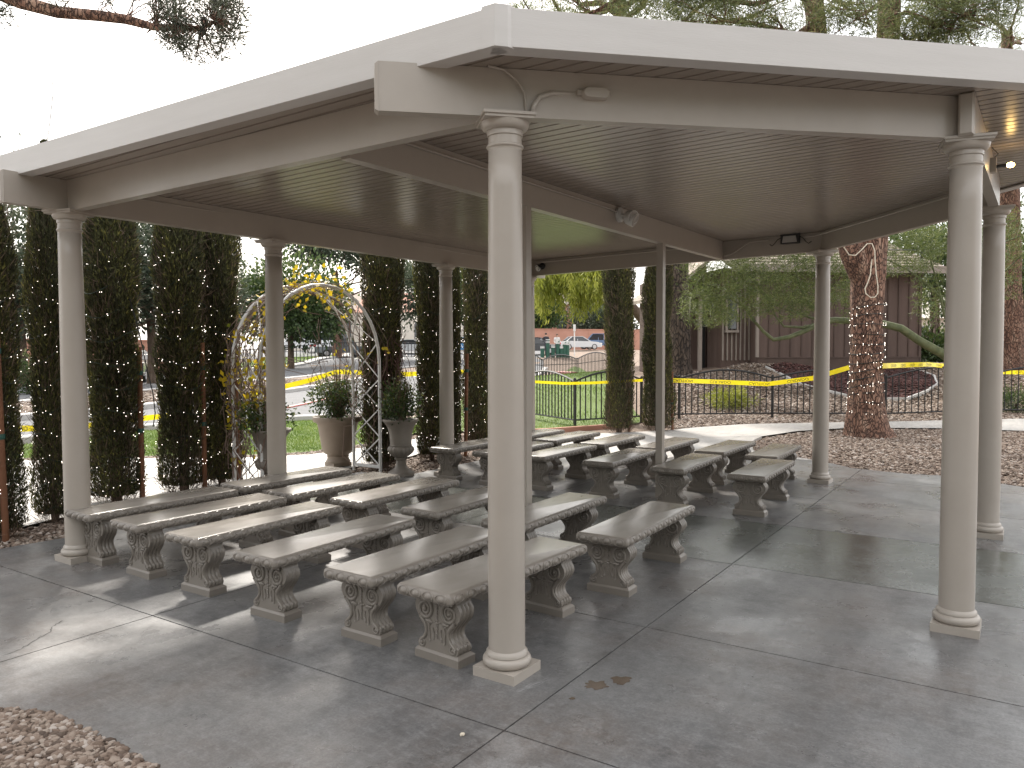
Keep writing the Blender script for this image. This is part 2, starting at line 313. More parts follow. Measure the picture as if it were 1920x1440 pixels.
K['bin']=M('green_bin_paint',[(0,(.015,.075,.05)),(1,(.02,.09,.06))],rough=.4)
K['offwhite']=M('offwhite_plastic',[(0,(.62,.62,.60)),(1,(.70,.70,.68))],rough=.4)
K['greyplast']=M('grey_plastic',[(0,(.32,.30,.28)),(1,(.38,.36,.34))],rough=.4)
K['utility']=M('pale_utility_metal',[(.3,(.42,.46,.46)),(.7,(.50,.54,.54))],rough=.5)
K['rope']=M('pale_rope',[(0,(.55,.48,.38)),(1,(.65,.58,.46))],rough=.9)
# ================================================================== SETTING
def gl(a,b,s): return list(np.arange(a,b,s))
gx=np.array(sorted(set(gl(-600,-40,80)+gl(-40,-6,4)+gl(-6,36,1.0)+gl(36,110,3)+gl(110,900,60)))); gy=np.array(sorted(set(gl(-600,-40,80)+gl(-40,-8,4)+gl(-8,30,1.0)+gl(30,110,3)+gl(110,900,60))))
X,Y=np.meshgrid(gx,gy); Z=TZ(X,Y)-.05; nx,ny=len(gx),len(gy)
idx=np.arange(nx*ny).reshape(ny,nx); F=np.stack([idx[:-1,:-1],idx[:-1,1:],idx[1:,1:],idx[1:,:-1]],-1).reshape(-1,4)
tag(link('ground',mesh_np('ground',np.stack([X,Y,Z],-1).reshape(-1,3),F,K['gravelbase'],smooth=True)),'tan gravel ground around the pavilion and up the slope','ground',kind='structure')
def sheet(name,poly,dz,mat,res=1.5,label=None,kind='structure',cat=None,parent=None):
    pts=[]; n=len(poly)
    for i in range(n):
        a=np.array(poly[i],float); b=np.array(poly[(i+1)%n],float); k=max(1,int(np.hypot(*(b-a))/res))
        for t in range(k): pts.append(tuple(a+(b-a)*t/k))
    ne=len(pts); p=np.array(poly); lo=p.min(0); hi=p.max(0)
    g=np.stack(np.meshgrid(np.arange(lo[0]+res*.5,hi[0],res),np.arange(lo[1]+res*.5,hi[1],res)),-1).reshape(-1,2)
    if len(g):
        g=g[pt_in(poly,g)]
        E=np.array(pts); 
        if len(g): g=g[np.min(np.hypot(g[:,None,0]-E[None,:,0],g[:,None,1]-E[None,:,1]),1)>res*.45]
    allp=[Vector(q) for q in pts]+[Vector(tuple(q)) for q in g]
    r=geometry.delaunay_2d_cdt(allp,[(i,(i+1)%ne) for i in range(ne)],[],1,1e-5)
    V=np.array([(v.x,v.y) for v in r[0]]); z=TZ(V[:,0],V[:,1])+dz
    Ft=np.array([f for f in r[2]]); a,b,c=V[Ft[:,0]],V[Ft[:,1]],V[Ft[:,2]]
    cr=(b[:,0]-a[:,0])*(c[:,1]-a[:,1])-(b[:,1]-a[:,1])*(c[:,0]-a[:,0]); Ft[cr<0]=Ft[cr<0][:,::-1]
    o=link(name,mesh_np(name,np.c_[V,z],Ft,mat,smooth=True),parent); return tag(o,label,cat,None,kind)
def kerb(name,P,w,h,mat,parent=None,label=None,cat=None,kind='structure'):
    mb=MB(); P=[np.array(p,float) for p in P]; Q=[]
    for i in range(len(P)-1):
        k=max(1,int(np.hypot(*(P[i+1]-P[i]))/2))
        Q+= [P[i]+(P[i+1]-P[i])*t/k for t in range(k)]
    Q.append(P[-1]); V=[];Fc=[]
    for i,q in enumerate(Q):
        d=Q[min(i+1,len(Q)-1)]-Q[max(i-1,0)]; d=d/np.hypot(*d); nrm=np.array([-d[1],d[0]]); z=tz(*q)
        for s,zz in ((-1,-.06),(-1,h-.02),(-.82,h),(.82,h),(1,h-.02),(1,-.06)): V.append((q[0]+nrm[0]*w/2*s,q[1]+nrm[1]*w/2*s,z+zz))
    for i in range(len(Q)-1):
        for k in range(5): Fc.append((i*6+k,(i+1)*6+k,(i+1)*6+k+1,i*6+k+1))
    Fc+= [tuple(range(6)),tuple(range(len(V)-1,len(V)-7,-1))]
    mb.add(V,Fc); return tag(mb.build(name,mat,parent),label,cat,None,kind)
# --- plaza: sealed concrete in saw-cut panels
floor=tag(empty('pavement',(0,0,0)),'sealed grey concrete floor under and around the pavilion','pavement',kind='structure')
LLg=[(-1.64,1.72),(-1.53,1.49),(-1.515,1.24),(-1.513,.98),(-1.525,.62),(-1.60,.25),(-1.75,-.2),(-2.0,-.55),(-2.6,-.9),(-3.6,-1.0),(-6,-.6),(-6,3.2),(-3.6,2.6),(-2.3,2.12),(-1.9,1.95)]
def clip(poly,ax,val,keep):         # half-plane clip
    out=[]; n=len(poly)
    for i in range(n):
        a=poly[i]; b=poly[(i+1)%n]; ia=(a[ax]-val)*keep>=0; ib=(b[ax]-val)*keep>=0
        if ia: out.append(a)
        if ia!=ib:
            t=(val-a[ax])/(b[ax]-a[ax]); out.append((a[0]+(b[0]-a[0])*t,a[1]+(b[1]-a[1])*t))
    return out
PLZ=[(-9,5.05),(-3,5.0),(-.3,4.96),(.2,4.9),(2.45,4.80),(2.45,5.35),(4.35,5.35),(4.35,4.62),(6.2,4.62),(7.6,5.0),(9.0,5.6),(9.9,5.3),(10.6,4.7),(11.3,4.15),(11.8,3.9),(11.6,1.98),(10.9,1.93),(10.3,1.78),(9.55,1.55),(9.1,1.35),(8.95,.66),(8.55,.1),(8.25,-.2),(8.12,-.9),(8.2,-1.4),(7.75,-2.2),(7.2,-3.2),(7,-6),(7,-9),(-9,-9)]
xs=[-9,-6.5,-5,-3.5,-2.01,-.512,.986,2.604,4.15,5.66,7.2,8.75,10.3,13]; ys=[-9,-5.7,-3.0,-.33,2.33,5.6]
def sub_ll(poly): return poly
import itertools
mb_cr=None
bmx=[]
for i in range(len(xs)-1):
    for j in range(len(ys)-1):
        p=PLZ
        if 7.2<=xs[i]: pass
        for ax,val,k in ((0,xs[i]+.0045,1),(0,xs[i+1]-.0045,-1),(1,ys[j]+.0045,1),(1,ys[j+1]-.0045,-1)):
            p=clip(p,ax,val,k)
            if len(p)<3: break
        q=[]
        for a in p:
            if not q or math.hypot(a[0]-q[-1][0],a[1]-q[-1][1])>1e-3: q.append(a)
        if len(q)>1 and math.hypot(q[0][0]-q[-1][0],q[0][1]-q[-1][1])<1e-3: q.pop()
        if len(q)<3: continue
        new=xs[i]==2.604 and -3.1<ys[j]<3
        m=K['conc_new'] if new and ys[j]<2.4 else K['conc']
        if xs[i]>=8.7 or (xs[i]>=7.1 and ys[j]>2): m=K['conc_light']
        o=MB().prism(q,-.09,0.0).build('concrete_panel',m,floor)
# near gravel bed stands 2 cm proud of the floor edge
ll=sheet('gravel_bed',LLg,.006,K['gravelbase'],.5,'brown gravel bed with a curved edge, in front of the floor','gravel',None)
def stones(name,poly,n,s0,s1,z,mat,tmpl,label=None,cat=None,flat=.55,parent=None):
    P=in_poly(poly,n); zz=TZ(P[:,0],P[:,1])+z; s=s0+(s1-s0)*RNG.random(n)**1.8
    sc=np.stack([s*(.75+.5*RNG.random(n)),s*(.75+.5*RNG.random(n)),s*flat*(.7+.6*RNG.random(n))],1)
    me=scatter(name,tmpl[0],tmpl[1],np.c_[P,zz+s*.25],tilt_rot(n,.6),sc,mat)
    return tag(link(name,me,parent),label,cat,None,'stuff')
def tilt_rot(n,amt):
    D=np.c_[RNG.normal(0,amt*.5,n),RNG.normal(0,amt*.5,n),np.ones(n)]; return dir_rot(D)
ROCK=(np.array(ICO[0])*(1+.22*np.sin(np.arange(len(ICO[0]))*12.9898))[:,None],ICO[1])
LLn=[(-1.64,1.72),(-1.53,1.49),(-1.515,1.24),(-1.513,.98),(-1.525,.62),(-1.60,.25),(-1.75,-.2),(-2.0,-.5),(-2.5,-.2),(-2.6,.6),(-2.6,1.6),(-2.2,2.05),(-1.9,1.93)]
stones('gravel',LLn,13000,.010,.024,.008,K['stone'],ROCK,'loose brown gravel stones filling the curved bed by the floor','gravel')
# joints under the panels
tag(MB().prism([(x,y) for x,y in PLZ],-.12,-.085).build('joint_fill',K['joint'],floor),kind='stuff')
# cracks and a damp stain on the floor
def crack(P,w):
    V=[];Fc=[]
    for i,(x,y) in enumerate(P):
        d=np.array(P[min(i+1,len(P)-1)])-np.array(P[max(i-1,0)]); d=d/(np.hypot(*d)+1e-9); ww=w*(.25+random.random())*(0 if i in (0,len(P)-1) else 1)
        V+= [(x-d[1]*ww,y+d[0]*ww,.0015),(x+d[1]*ww,y-d[0]*ww,.0015)]
    for i in range(len(P)-1): Fc.append((2*i,2*i+1,2*i+3,2*i+2))
    MB().add(V,Fc).build('crack',K['joint'],floor)
def gpx(u,v): p=CAM+(CF+(u-PW/2)/FPX*CR-(v-PH/2)/FPX*CU)*(-1.65/(CF+(u-PW/2)/FPX*CR-(v-PH/2)/FPX*CU)[2]); return (p[0],p[1])
def rough_path(pts,k=6,j=4.0):
    out=[]
    for a,b in zip(pts[:-1],pts[1:]):
        for t in range(k): out.append(gpx(a[0]+(b[0]-a[0])*t/k+random.uniform(-j,j)*.5,a[1]+(b[1]-a[1])*t/k+random.uniform(-j,j)*.35))
    out.append(gpx(*pts[-1])); return out
crack(rough_path([(0,1232),(35,1220),(62,1203),(95,1185),(98,1175),(118,1163)],5,3),.0035)
crack(rough_path([(165,1152),(195,1146),(215,1136),(230,1129)],5,2),.002)
K['stain']=M('damp_stain',[(.3,(.10,.075,.055)),(.7,(.14,.11,.085))],scale=9,rough=.22)
def blot(cu,cv,ru,rv,seed):
    random.seed(seed); pts=[]
    for k in range(26):
        t=2*math.pi*k/26; r=.65+.5*random.random(); pts.append(gpx(cu+ru*math.cos(t)*r,cv+rv*math.sin(t)*r))
    MB().add([(x,y,.0012) for x,y in pts],[tuple(range(25,-1,-1))]).build('damp_stain',K['stain'],floor)
blot(1118,1285,24,9,1); blot(1165,1276,22,8,4); blot(1073,1310,7,2.5,9)
K['smear']=M('pale_smear',[(.3,(.20,.197,.195)),(.7,(.34,.335,.33))],scale=26,detail=9,rough=.6)
def smear(pts,w):
    for k in range(7):
        o=[(u+random.uniform(-10,10),v+random.uniform(-w,w)) for u,v in pts]; P=rough_path(o,4,3); V=[];Fq=[]
        for i,(x,y) in enumerate(P):
            ww=.004*random.random()*(0 if i in (0,len(P)-1) else 1); V+= [(x,y-ww,.0011+.0001*k),(x,y+ww,.0011+.0001*k)]
        for i in range(len(P)-1): Fq.append((2*i,2*i+2,2*i+3,2*i+1))
        MB().add(V,Fq).build('smear',K['smear'],floor)
smear([(1790,1192),(1850,1186),(1915,1190)],6); smear([(1085,1115),(1130,1130),(1175,1122)],4); smear([(1090,1162),(1150,1165)],2); smear([(960,1300),(1000,1285),(1040,1270)],2)
pb=MB(); pb.add(np.array(ROCK[0])*np.array([.014,.011,.008])+np.array(gpx(867,1379)+(.007,)),ROCK[1])
tag(pb.build('pebble',K['rope']),'small tan pebble lying alone on the concrete floor','pebble')
# --- planting bed along the cypress row
BED=[(-9,5.05),(-3,5.0),(-.3,4.96),(.2,4.9),(2.45,4.80),(2.45,5.40),(4.35,5.40),(4.35,4.62),(6.2,4.62),(7.6,5.0),(9.0,5.6),(9.9,5.3),(10.4,5.9),(9.6,7.2),(8.4,6.9),(6.6,5.95),(5.6,5.70),(4.4,5.72),(2.6,5.75),(.6,5.75),(.1,5.62),(-2,5.75),(-9,5.9)]
sheet('planting_bed',BED,-.035,K['gravelbase'],.8,'brown gravel planting bed under the cypress row','planting bed')
stones('bed_gravel',BED,15000,.016,.040,-.03,K['stone'],OCTA,'loose brown gravel covering the bed under the cypresses','gravel')
# --- pale path behind the cypresses
PATH=[(-9,5.95),(-2,5.8),(.1,5.67),(.6,5.8),(2.6,5.8),(4.4,5.77),(5.6,5.75),(6.6,6.0),(8.4,6.95),(8.2,7.4),(6.9,7.2),(5.98,7.25),(5.2,7.35),(4.9,7.55),(4.4,7.95),(3.6,9.1),(2.9,9.9),(1.9,11.2),(.5,13),(-3,14),(-9,14)]
sheet('path',PATH,-.004,K['conc_light'],.9,'pale concrete path behind the cypress row','path')
stones('verge_gravel',[(8.2,7.4),(6.9,7.2),(5.98,7.25),(5.2,7.35),(4.9,7.55),(4.4,7.95),(3.6,9.1),(2.9,9.9),(1.9,11.2),(2.1,11.4),(3.1,10.1),(3.8,9.35),(4.6,8.2),(5.1,7.85),(5.4,7.65),(6.0,7.6),(6.8,7.6),(8.1,7.75)],4500,.018,.045,-.03,K['stone'],OCTA,'strip of tan gravel between pale path and lawn','gravel')
# --- lawns
def lawn(name,poly,n,h,label):
    o=sheet(name,poly,-.01,K['grassbase'],1.2,label,cat='lawn')
    P=in_poly(poly,n); z=TZ(P[:,0],P[:,1])-.012; D=np.c_[RNG.normal(0,.45,n),RNG.normal(0,.45,n),np.ones(n)]
    s=h*(.6+.8*RNG.random(n)); b=link('grass',scatter('grass',BLADE[0],BLADE[1],np.c_[P,z],dir_rot(D),np.stack([np.full(n,.012)*(.6+h*8),s,s],1),K['grass'],np.clip(.5+.25*RNG.normal(size=n)+.25*np.sin(P[:,0]*2.1)*np.sin(P[:,1]*1.7),0,1)))
    return tag(b,label.replace('lawn','grass blades of the lawn'),'grass',None,'stuff')
lawn('lawn',[(8.1,7.75),(6.8,7.6),(6.0,7.6),(5.4,7.65),(5.1,7.85),(4.6,8.2),(3.8,9.35),(3.1,10.1),(2.1,11.4),(3.6,12.9),(5.9,13.1),(8.9,12.25),(9.6,11.9),(11,11.2),(10,9)],34000,.045,'green lawn between the pale path and the street')
lawn('lawn',[(10.4,5.95),(9.6,7.3),(8.4,8.2),(10.2,10),(15,12),(24,16.5),(34,20.6),(38,22),(41,22.4),(36,17),(27,12),(20,8.8),(16.5,7.0),(14.2,5.6),(13,5.15),(11.9,5.2)],30000,.06,'green lawn behind the black metal fence')
kerb('brick_edging',[(9.9,6.2),(10.4,5.9),(11.4,5.45),(12.3,5.05)],.10,.05,K['salmon'],label='low red brick edging along the lawn beside the fence',cat='edging')
# --- gravel island on the right and the curved walk behind it
ISL=[(10.3,1.76),(9.6,1.53),(9.12,1.33),(8.97,.65),(8.57,.08),(8.27,-.22),(8.14,-.9),(8.22,-1.4),(7.77,-2.2),(7.22,-3.2),(7.02,-6),(7.02,-12),(16.5,-12),(15.8,-5),(15.3,-2.2),(15,-.7),(14.2,.8),(12.95,1.6),(11.6,1.96),(10.9,1.9)]
sheet('gravel_island',ISL,-.04,K['gravelbase'],1.0,'brown gravel island round the pine trunk','gravel bed')
stones('island_gravel',[p for p in ISL if p[1]>-4]+[(14,-4),(8,-4)] if 0 else [(10.3,1.74),(9.6,1.5),(9.15,1.3),(9.0,.65),(8.6,.06),(8.3,-.22),(8.17,-.9),(8.25,-1.4),(7.8,-2.2),(7.25,-3.2),(7.1,-4.5),(15.6,-4.5),(15.3,-2.2),(15,-.7),(14.2,.75),(12.95,1.55),(11.6,1.9),(10.9,1.88)],30000,.016,.042,-.033,K['stone'],OCTA,'loose brown gravel covering the island round the pine','gravel')
WALK=[(11.61,1.97),(12.95,1.63),(14.22,.82),(15.02,-.68),(15.32,-2.2),(15.8,-5),(16.5,-12),(19.5,-12),(18.7,-5),(17.6,-2.1),(16.9,-.6),(15.6,1.06),(13.85,2.95),(12.62,3.62),(11.81,3.9)]
for k in range(5):
    pass
sheet('walk',WALK,0.0,K['conc_light'],.7,'pale curved concrete walk between gravel island and fence','path')
stones('slope_gravel',[(13.9,3.0),(15.65,1.1),(16.95,-.55),(17.65,-2.1),(18.3,-3.6),(30,-3.6),(28,1),(24.2,5.6),(22,7.0),(19,7.4),(16,6.2),(14,5.0),(12.7,4.6),(12.3,4.0)],42000,.024,.062,-.03,K['stone'],OCTA,'tan gravel slope behind the fence up to the brown building','gravel')
# --- street beyond the lawn
kerb('kerb',[(-12,13.4),(3.5,13.15),(6,13.35),(9.0,12.5),(9.7,12.15),(11.5,11.35),(16,12.8),(26,17.5),(35,21.6),(40,24)],.30,.10,K['kerb'],label='pale concrete kerb between lawn and street',cat='kerb')
sheet('street',[(-40,13.5),(3.5,13.3),(6,13.5),(9,12.65),(11.5,11.5),(16,12.95),(26,17.7),(35,21.8),(40,24.2),(48,29),(44,34),(32,29.5),(20.4,23.9),(17.5,22.5),(9.6,19.2),(5.7,18.0),(-8,14.6),(-40,14)],-.02,K['asphalt'],2.0,'grey asphalt street beyond the lawn','street')
kerb('painted_kerb',[(11.7,15.6),(13.3,16.35),(17,18.2)],.12,.02,K['redpaint'],label='faded red painted line along the street',cat='kerb')
MED=[(-8,14.7),(5.7,18.1),(9.6,19.3),(17.5,22.6),(20.4,24.0),(32,29.6),(31,35),(25.7,32.2),(14.7,27.6),(8.4,23.9),(-8,18)]
kerb('kerb',[(-8,14.65),(5.7,18.05),(9.6,19.25),(17.5,22.55),(20.4,23.95),(32,29.55)],.35,.14,K['kerb'],label='pale concrete kerb of the gravel median',cat='kerb')
sheet('median',MED,.06,K['gravelbase'],2.0,'tan gravel median in the middle of the street','median')
stones('median_gravel',[(2,17.2),(9.6,19.4),(17.5,22.7),(24,25.9),(25,31.5),(14.7,27.4),(8.4,23.7),(2,20)],9000,.04,.09,.06,K['stone'],OCTA,'tan gravel on the street median','gravel')
kerb('kerb',[(-8,18.1),(8.4,24.0),(14.7,27.75),(25.7,32.35),(31,35.1)],.35,.12,K['kerb'],label='pale concrete kerb on the far edge of the median',cat='kerb')
sheet('road',[(-60,16),(-8,18.3),(8.4,24.2),(14.7,27.9),(25.7,32.5),(31,35.3),(44,34.2),(48,29.2),(62,38),(110,66),(110,72),(58,58),(42,47.5),(30,44),(22,45),(-60,30)],-.015,K['asphalt'],3.0,'grey asphalt road beyond the gravel median','road')
kerb('kerb',[(20,45.6),(30,44.3),(42,47.9),(58,58.4),(110,72.6)],.9,.12,K['kerb'],label='pale kerb and walk along the far side of the road',cat='kerb')
lawn('lawn',[(26,46.3),(30,45.2),(42,48.8),(52,55),(50,60),(40,54),(32,50)],5000,.16,'green lawn on the far side of the road')
sheet('car_park',[(44,58),(52,56),(62,62),(110,76),(110,110),(40,100),(36,70)],0.02,K['asphalt'],4,'grey car park beyond the far metal fence','car park')
kerb('painted_kerb',[tuple(pix(1050,699,47)[:2]),tuple(pix(1077,705,45.5)[:2])],.5,.16,K['redpaint'],label='bright red painted kerb beyond the lawn fence',cat='kerb')

# ================================================================== PAVILION
SLX,SLY=.00678,-.01508
def zs(x,y,h): return h+SLX*x+SLY*y
COLS=dict(A=(0,0,R_(-44)),B=(1.957,-1.871,R_(12)),C=(-.08,4.059,R_(20)),D=(4.701,-1.925,R_(12)),E=(6.809,-.082,R_(40)),F=(1.929,4.116,R_(3)),G=(4.757,4.174,R_(3)),H=(6.86,4.22,R_(30)))
pav=empty('pavilion',(3.4,1.1,0),0,'tan open pavilion with round columns, beams and ribbed flat ceiling','pavilion')
PAVI=Vector((-3.4,-1.1,0))
def pb_(mb,name,mat,parent=None,**k):
    p=parent or pav; o=mb.build(name,mat,p,**k)
    if p is pav: o.location=PAVI
    return o
def torus_prof(r,R,z,a0,a1,n=7): return [(R+r*math.cos(t),z+r*math.sin(t)) for t in np.linspace(a0,a1,n)]
for nm,(x,y,ra) in COLS.items():
    zr=zs(x,y,2.6576); top=zs(x,y,2.80)
    prof=[(.096,.10)]+[(lerp(.094,.083,max(0,(t-.25)/.75)**1.4),lerp(.13,zr-.012,t)) for t in np.linspace(0,1,14)]
    sh=MB().lathe(prof,40,(x,y,0)); o=pb_(sh,'column',K['paint'],smooth=True)
    b=MB().box(x-.125,x+.125,y-.125,y+.125,-.002,.049); q=b.build('plinth',K['paint'],o)
    bt=MB().lathe([(.10,.047)]+torus_prof(.027,.098,.075,-1.35,1.5,9)+[(.107,.1035),(.106,.118),(.100,.124),(.094,.132)],40,(x,y,0),cap=False); bt.build('base_ring',K['paint'],o,auto=50)
    cp=[(.083,zr-.02),(.084,zr-.014)]+[(.084+.009*math.cos(t),zr+.009*math.sin(t)) for t in np.linspace(-1.4,1.4,6)]+[(.0835,zr+.011),(.0825,zr+.05),(.0885,zr+.051),(.0895,zr+.075),(.0885,zr+.077)]+[(.092+.028*math.sin(t),zr+.112-.034*math.cos(t)) for t in np.linspace(0,1.5,7)]+[(.122,zr+.125)]
    MB().lathe(cp,40,(x,y,0),cap=False).build('capital',K['paint'],o,auto=40)
    ab=MB(); c,s=math.cos(ra),math.sin(ra)
    for hw,z0,z1 in ((.122,zr+.118,top-.010),(.130,top-.010,top+.004)):
        ab.prism([(x+c*a-s*b_,y+s*a+c*b_) for a,b_ in ((-hw,-hw),(hw,-hw),(hw,hw),(-hw,hw))],z0,z1)
    ab.build('abacus',K['paint'],o)
ZC=3.035
def beam(name,a,b,w=.075,h0=2.80,h1=ZC-.002,capend=False):
    a=np.array(a,float); b=np.array(b,float); d=(b-a)/np.hypot(*(b-a)); n=np.array([-d[1],d[0]])*w/2
    poly=[tuple(a+n),tuple(a-n),tuple(b-n),tuple(b+n)]
    o=pb_(MB().prism(poly[::-1] if 0 else poly,lambda x,y:zs(x,y,h0),lambda x,y:zs(x,y,h1)),name,K['paint'])
    if capend:
        c=MB(); m=n*1.06; e=a-d*.018; s=.72
        V=[]
        for p,k,zz in ((a,1,0),(e,s,.012)):
            for sx,hh in ((1,h0-.003+zz),(-1,h0-.003+zz),(-1,h1+.001-zz),(1,h1+.001-zz)): q=p+m*k*sx; V.append((q[0],q[1],zs(q[0],q[1],hh)))
        c.add(V,[(4,5,6,7),(0,1,5,4),(1,2,6,5),(2,3,7,6),(3,0,4,7)]); c.build('end_cap',K['paint'],o)
    return o
A,B,C_,D,E,Fc,G,H=[np.array(COLS[k][:2]) for k in 'ABCDEFGH']
dAB=(B-A)/np.hypot(*(B-A))
beam('beam',A-dAB*.62,B-dAB*.045,capend=True)
beam('beam',A+np.array([.01,.055]),C_-np.array([0,.04]))
beam('beam',(-.57,4.03),(H[0]+.42,H[1]),capend=True)
beam('beam',(1.815,B[1]-.005),(D[0]-.02,D[1]+.0),capend=True)
beam('beam',H-np.array([0,.04]),E)
dED=(D-E)/np.hypot(*(D-E)); beam('beam',E-dED*.35,D-dED*.04+dED*.0)
beam('beam',(.075,1.19),(6.76,1.19))
# posts under the middle beam
for x in (2.03,4.80):
    o=pb_(MB().box(x-.038,x+.038,1.15,1.226,-.002,zs(x,1.19,2.80)+.003),'post',K['paint'])
# ceiling planks with grooves between, clipped to the roof outline
OUT=[(-.490,4.62),(-.325,-.14),(1.90,-2.245),(4.86,-2.29),(7.19,-.24),(7.22,4.62)]
x=-.47; step=.1005
while x<7.16:
    p=clip(clip([(a*1.0,b) for a,b in OUT],0,x+.008,1),0,x+step-.008,-1)
    ymin=min(b for a,b in p)+.03
    if len(p)>=3:
        pin=[]
        cx=sum(a for a,_ in p)/len(p); cy=sum(b for _,b in p)/len(p)
        for a,b in p: pin.append((a,b-.03*np.sign(b-cy)))
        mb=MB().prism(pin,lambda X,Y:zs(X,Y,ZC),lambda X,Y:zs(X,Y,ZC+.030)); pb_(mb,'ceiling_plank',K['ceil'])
    x+=step
INN=[(-.470,4.60),(-.31,-.12),(1.905,-2.22),(4.855,-2.265),(7.17,-.23),(7.20,4.60)]
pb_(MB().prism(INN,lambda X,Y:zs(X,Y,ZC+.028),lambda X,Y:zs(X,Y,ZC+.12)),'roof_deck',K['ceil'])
# fascia: deep C-shaped gutter boards round the edge
def fascia(a,b,ext0=0,ext1=0,h0=3.018,h1=3.190):
    a=np.array(a,float); b=np.array(b,float); d=(b-a)/np.hypot(*(b-a)); n=np.array([-d[1],d[0]])      # n points inwards
    a=a-d*ext0; b=b+d*ext1; mb=MB()
    prof=[(0,h0),(.004,h0-.002),(.10,h0-.002),(.10,h0+.010),(.012,h0+.012),(.012,h1-.012),(.05,h1-.012),(.05,h1),(0.004,h1+.002),(0,h1)]
    V=[]
    for p in (a,b):
        for t,h in prof: q=p+n*t; V.append((q[0],q[1],zs(q[0],q[1],h)))
    k=len(prof); mb.add(V,[(i,(i+1)%k,k+(i+1)%k,k+i) for i in range(k)]+[tuple(range(k-1,-1,-1)),tuple(range(k,2*k))])
    return pb_(mb,'fascia_board',K['fascia'])
OO=[(-.492,4.64),(-.327,-.165),(1.90,-2.265),(4.87,-2.31),(7.215,-.25),(7.24,4.64)]
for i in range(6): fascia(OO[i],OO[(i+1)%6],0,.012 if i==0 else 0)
cc=MB(); a=np.array(OO[1]); cc.prism([tuple(a+np.array(q)) for q in ((-.012,.06),(-.012,-.012),(.035,-.05),(.075,-.058),(.052,-.034),(.012,.0),(.012,.06))],lambda X,Y:zs(X,Y,3.012),lambda X,Y:zs(X,Y,3.198)); pb_(cc,'corner_cap',K['fascia'])
# conduit along the beams
def rel(P): return [(x,y,zs(x,y,h)) for x,y,h in P]
def conduit(P,r=.009,mat='paint',name='conduit'): return pb_(MB().tube(rel(P),r,8),name,K[mat],smooth=True)
conduit([(.16,1.13,2.985),(1.2,1.135,2.985),(3.45,1.14,2.985),(3.6,1.14,2.97)])
conduit([(.0,4.0,2.985),(1.9,4.065,2.985),(4.7,4.125,2.985),(6.7,4.17,2.985)])
conduit([(6.74,4.0,2.985),(6.72,2.5,2.985),(6.72,1.26,2.985)])
conduit([(6.72,1.12,2.83),(6.715,1.0,2.86),(6.715,.80,2.985),(6.715,.55,2.99)])
conduit([(6.72,.15,2.985),(6.72,.02,2.985),(6.60,-.11,2.985),(5.6,-.99,2.985),(4.75,-1.73,2.985)])
conduit([(-.115,.02,3.03),(-.05,-.03,3.02),(.005,-.075,2.97),(.03,-.10,2.91),(.035,-.105,2.81)],.006)
o=conduit([(.055,-.125,2.812),(.06,-.128,2.85),(.085,-.15,2.90),(.14,-.19,2.925),(.20,-.235,2.93),(.235,-.262,2.93)],.0125)
n45=np.array([dAB[0],dAB[1]]); pz=zs(.3,-.32,2.93)
lampA=empty('wall_lamp',(.30,-.345,pz),math.atan2(dAB[1],dAB[0]),'small oblong painted lamp on bent conduit above a round column','lamp')
h=MB(); prof=[]
for t in np.linspace(0,2*math.pi,20,endpoint=False): prof.append((.045*math.copysign(1,math.cos(t))*1+.028*math.cos(t),.028*math.sin(t)))
V=[(a,-.02,b) for a,b in prof]+[(a*.88,-.034,b*.85) for a,b in prof]+[(a,.022,b) for a,b in prof]; k=len(prof)
h.add(V,[tuple(range(k,2*k))]+[(i,(i+1)%k,k+(i+1)%k,k+i) for i in range(k)]+[(2*k+i,2*k+(i+1)%k,(i+1)%k,i) for i in range(k)]+[tuple(range(3*k-1,2*k-1,-1))])
h.build('housing',K['paint'],lampA,auto=35); MB().box(-.095,-.065,-.012,.012,-.012,.012).build('collar',K['paint'],lampA)
# lamps under the roof
def spot(name,loc,rz,label,mats,heads=2):
    e=empty(name,loc,rz,label,'lamp'); MB().lathe([(.05,0),(.05,.018),(.03,.03)],16).build('mount',K[mats[0]],e,rot=(R_(90),0,0))
    for k in range(heads):
        s=(k-(heads-1)/2)
        m=MB().tube([(0,0,0),(0,0,.05)],.012,8).tube([(0,0,.04),(0,0,.062),(0,0,.11)],[.03,.042,.046],14)
        o=m.build('lamp_head',K[mats[0]],e,auto=40,loc=(s*.035,-.02,-.005)); o.rotation_euler=(R_(115),R_(45*s*1.6+20),0)
        ln=MB().tube([(0,0,.1105),(0,0,.114)],.040,14).build('lens',K[mats[1]],o)
    return e
spot('spotlight',(3.66,1.150,zs(3.66,1.15,2.955)),0,'white twin-head spotlight on the middle beam',('offwhite','greyplast')).scale=(1.45,1.45,1.45)
def boxlight(loc,rz,label,mat):
    e=empty('floodlight',loc,rz,label,'lamp'); m=MB().box(-.11,.11,-.075,0,-.03,.10); m.build('housing',K[mat],e)
    MB().add([(-.09,-.077,-.02),(.09,-.077,-.02),(.075,-.083,.06),(-.075,-.083,.06)],[(0,1,2,3)]).build('lens',K['greyplast'],e)
    for s in (-1,1): MB().tube([(s*.11,-.03,.05),(s*.15,-.05,.03),(s*.19,-.05,-.02),(s*.22,-.045,-.045),(s*.25,-.03,-.02)],.005,6).build('cable',K['wire'],e)
    return e
boxlight((6.765,.29,zs(6.7,.3,2.95)),R_(-90),'dark box floodlight on the beam between column and middle beam',"blackmetal")
e=spot('spotlight',(6.79,3.93,zs(6.7,3.9,2.93)),R_(-90),'dark spotlight with white lens in the far roof corner',('blackmetal','offwhite'))
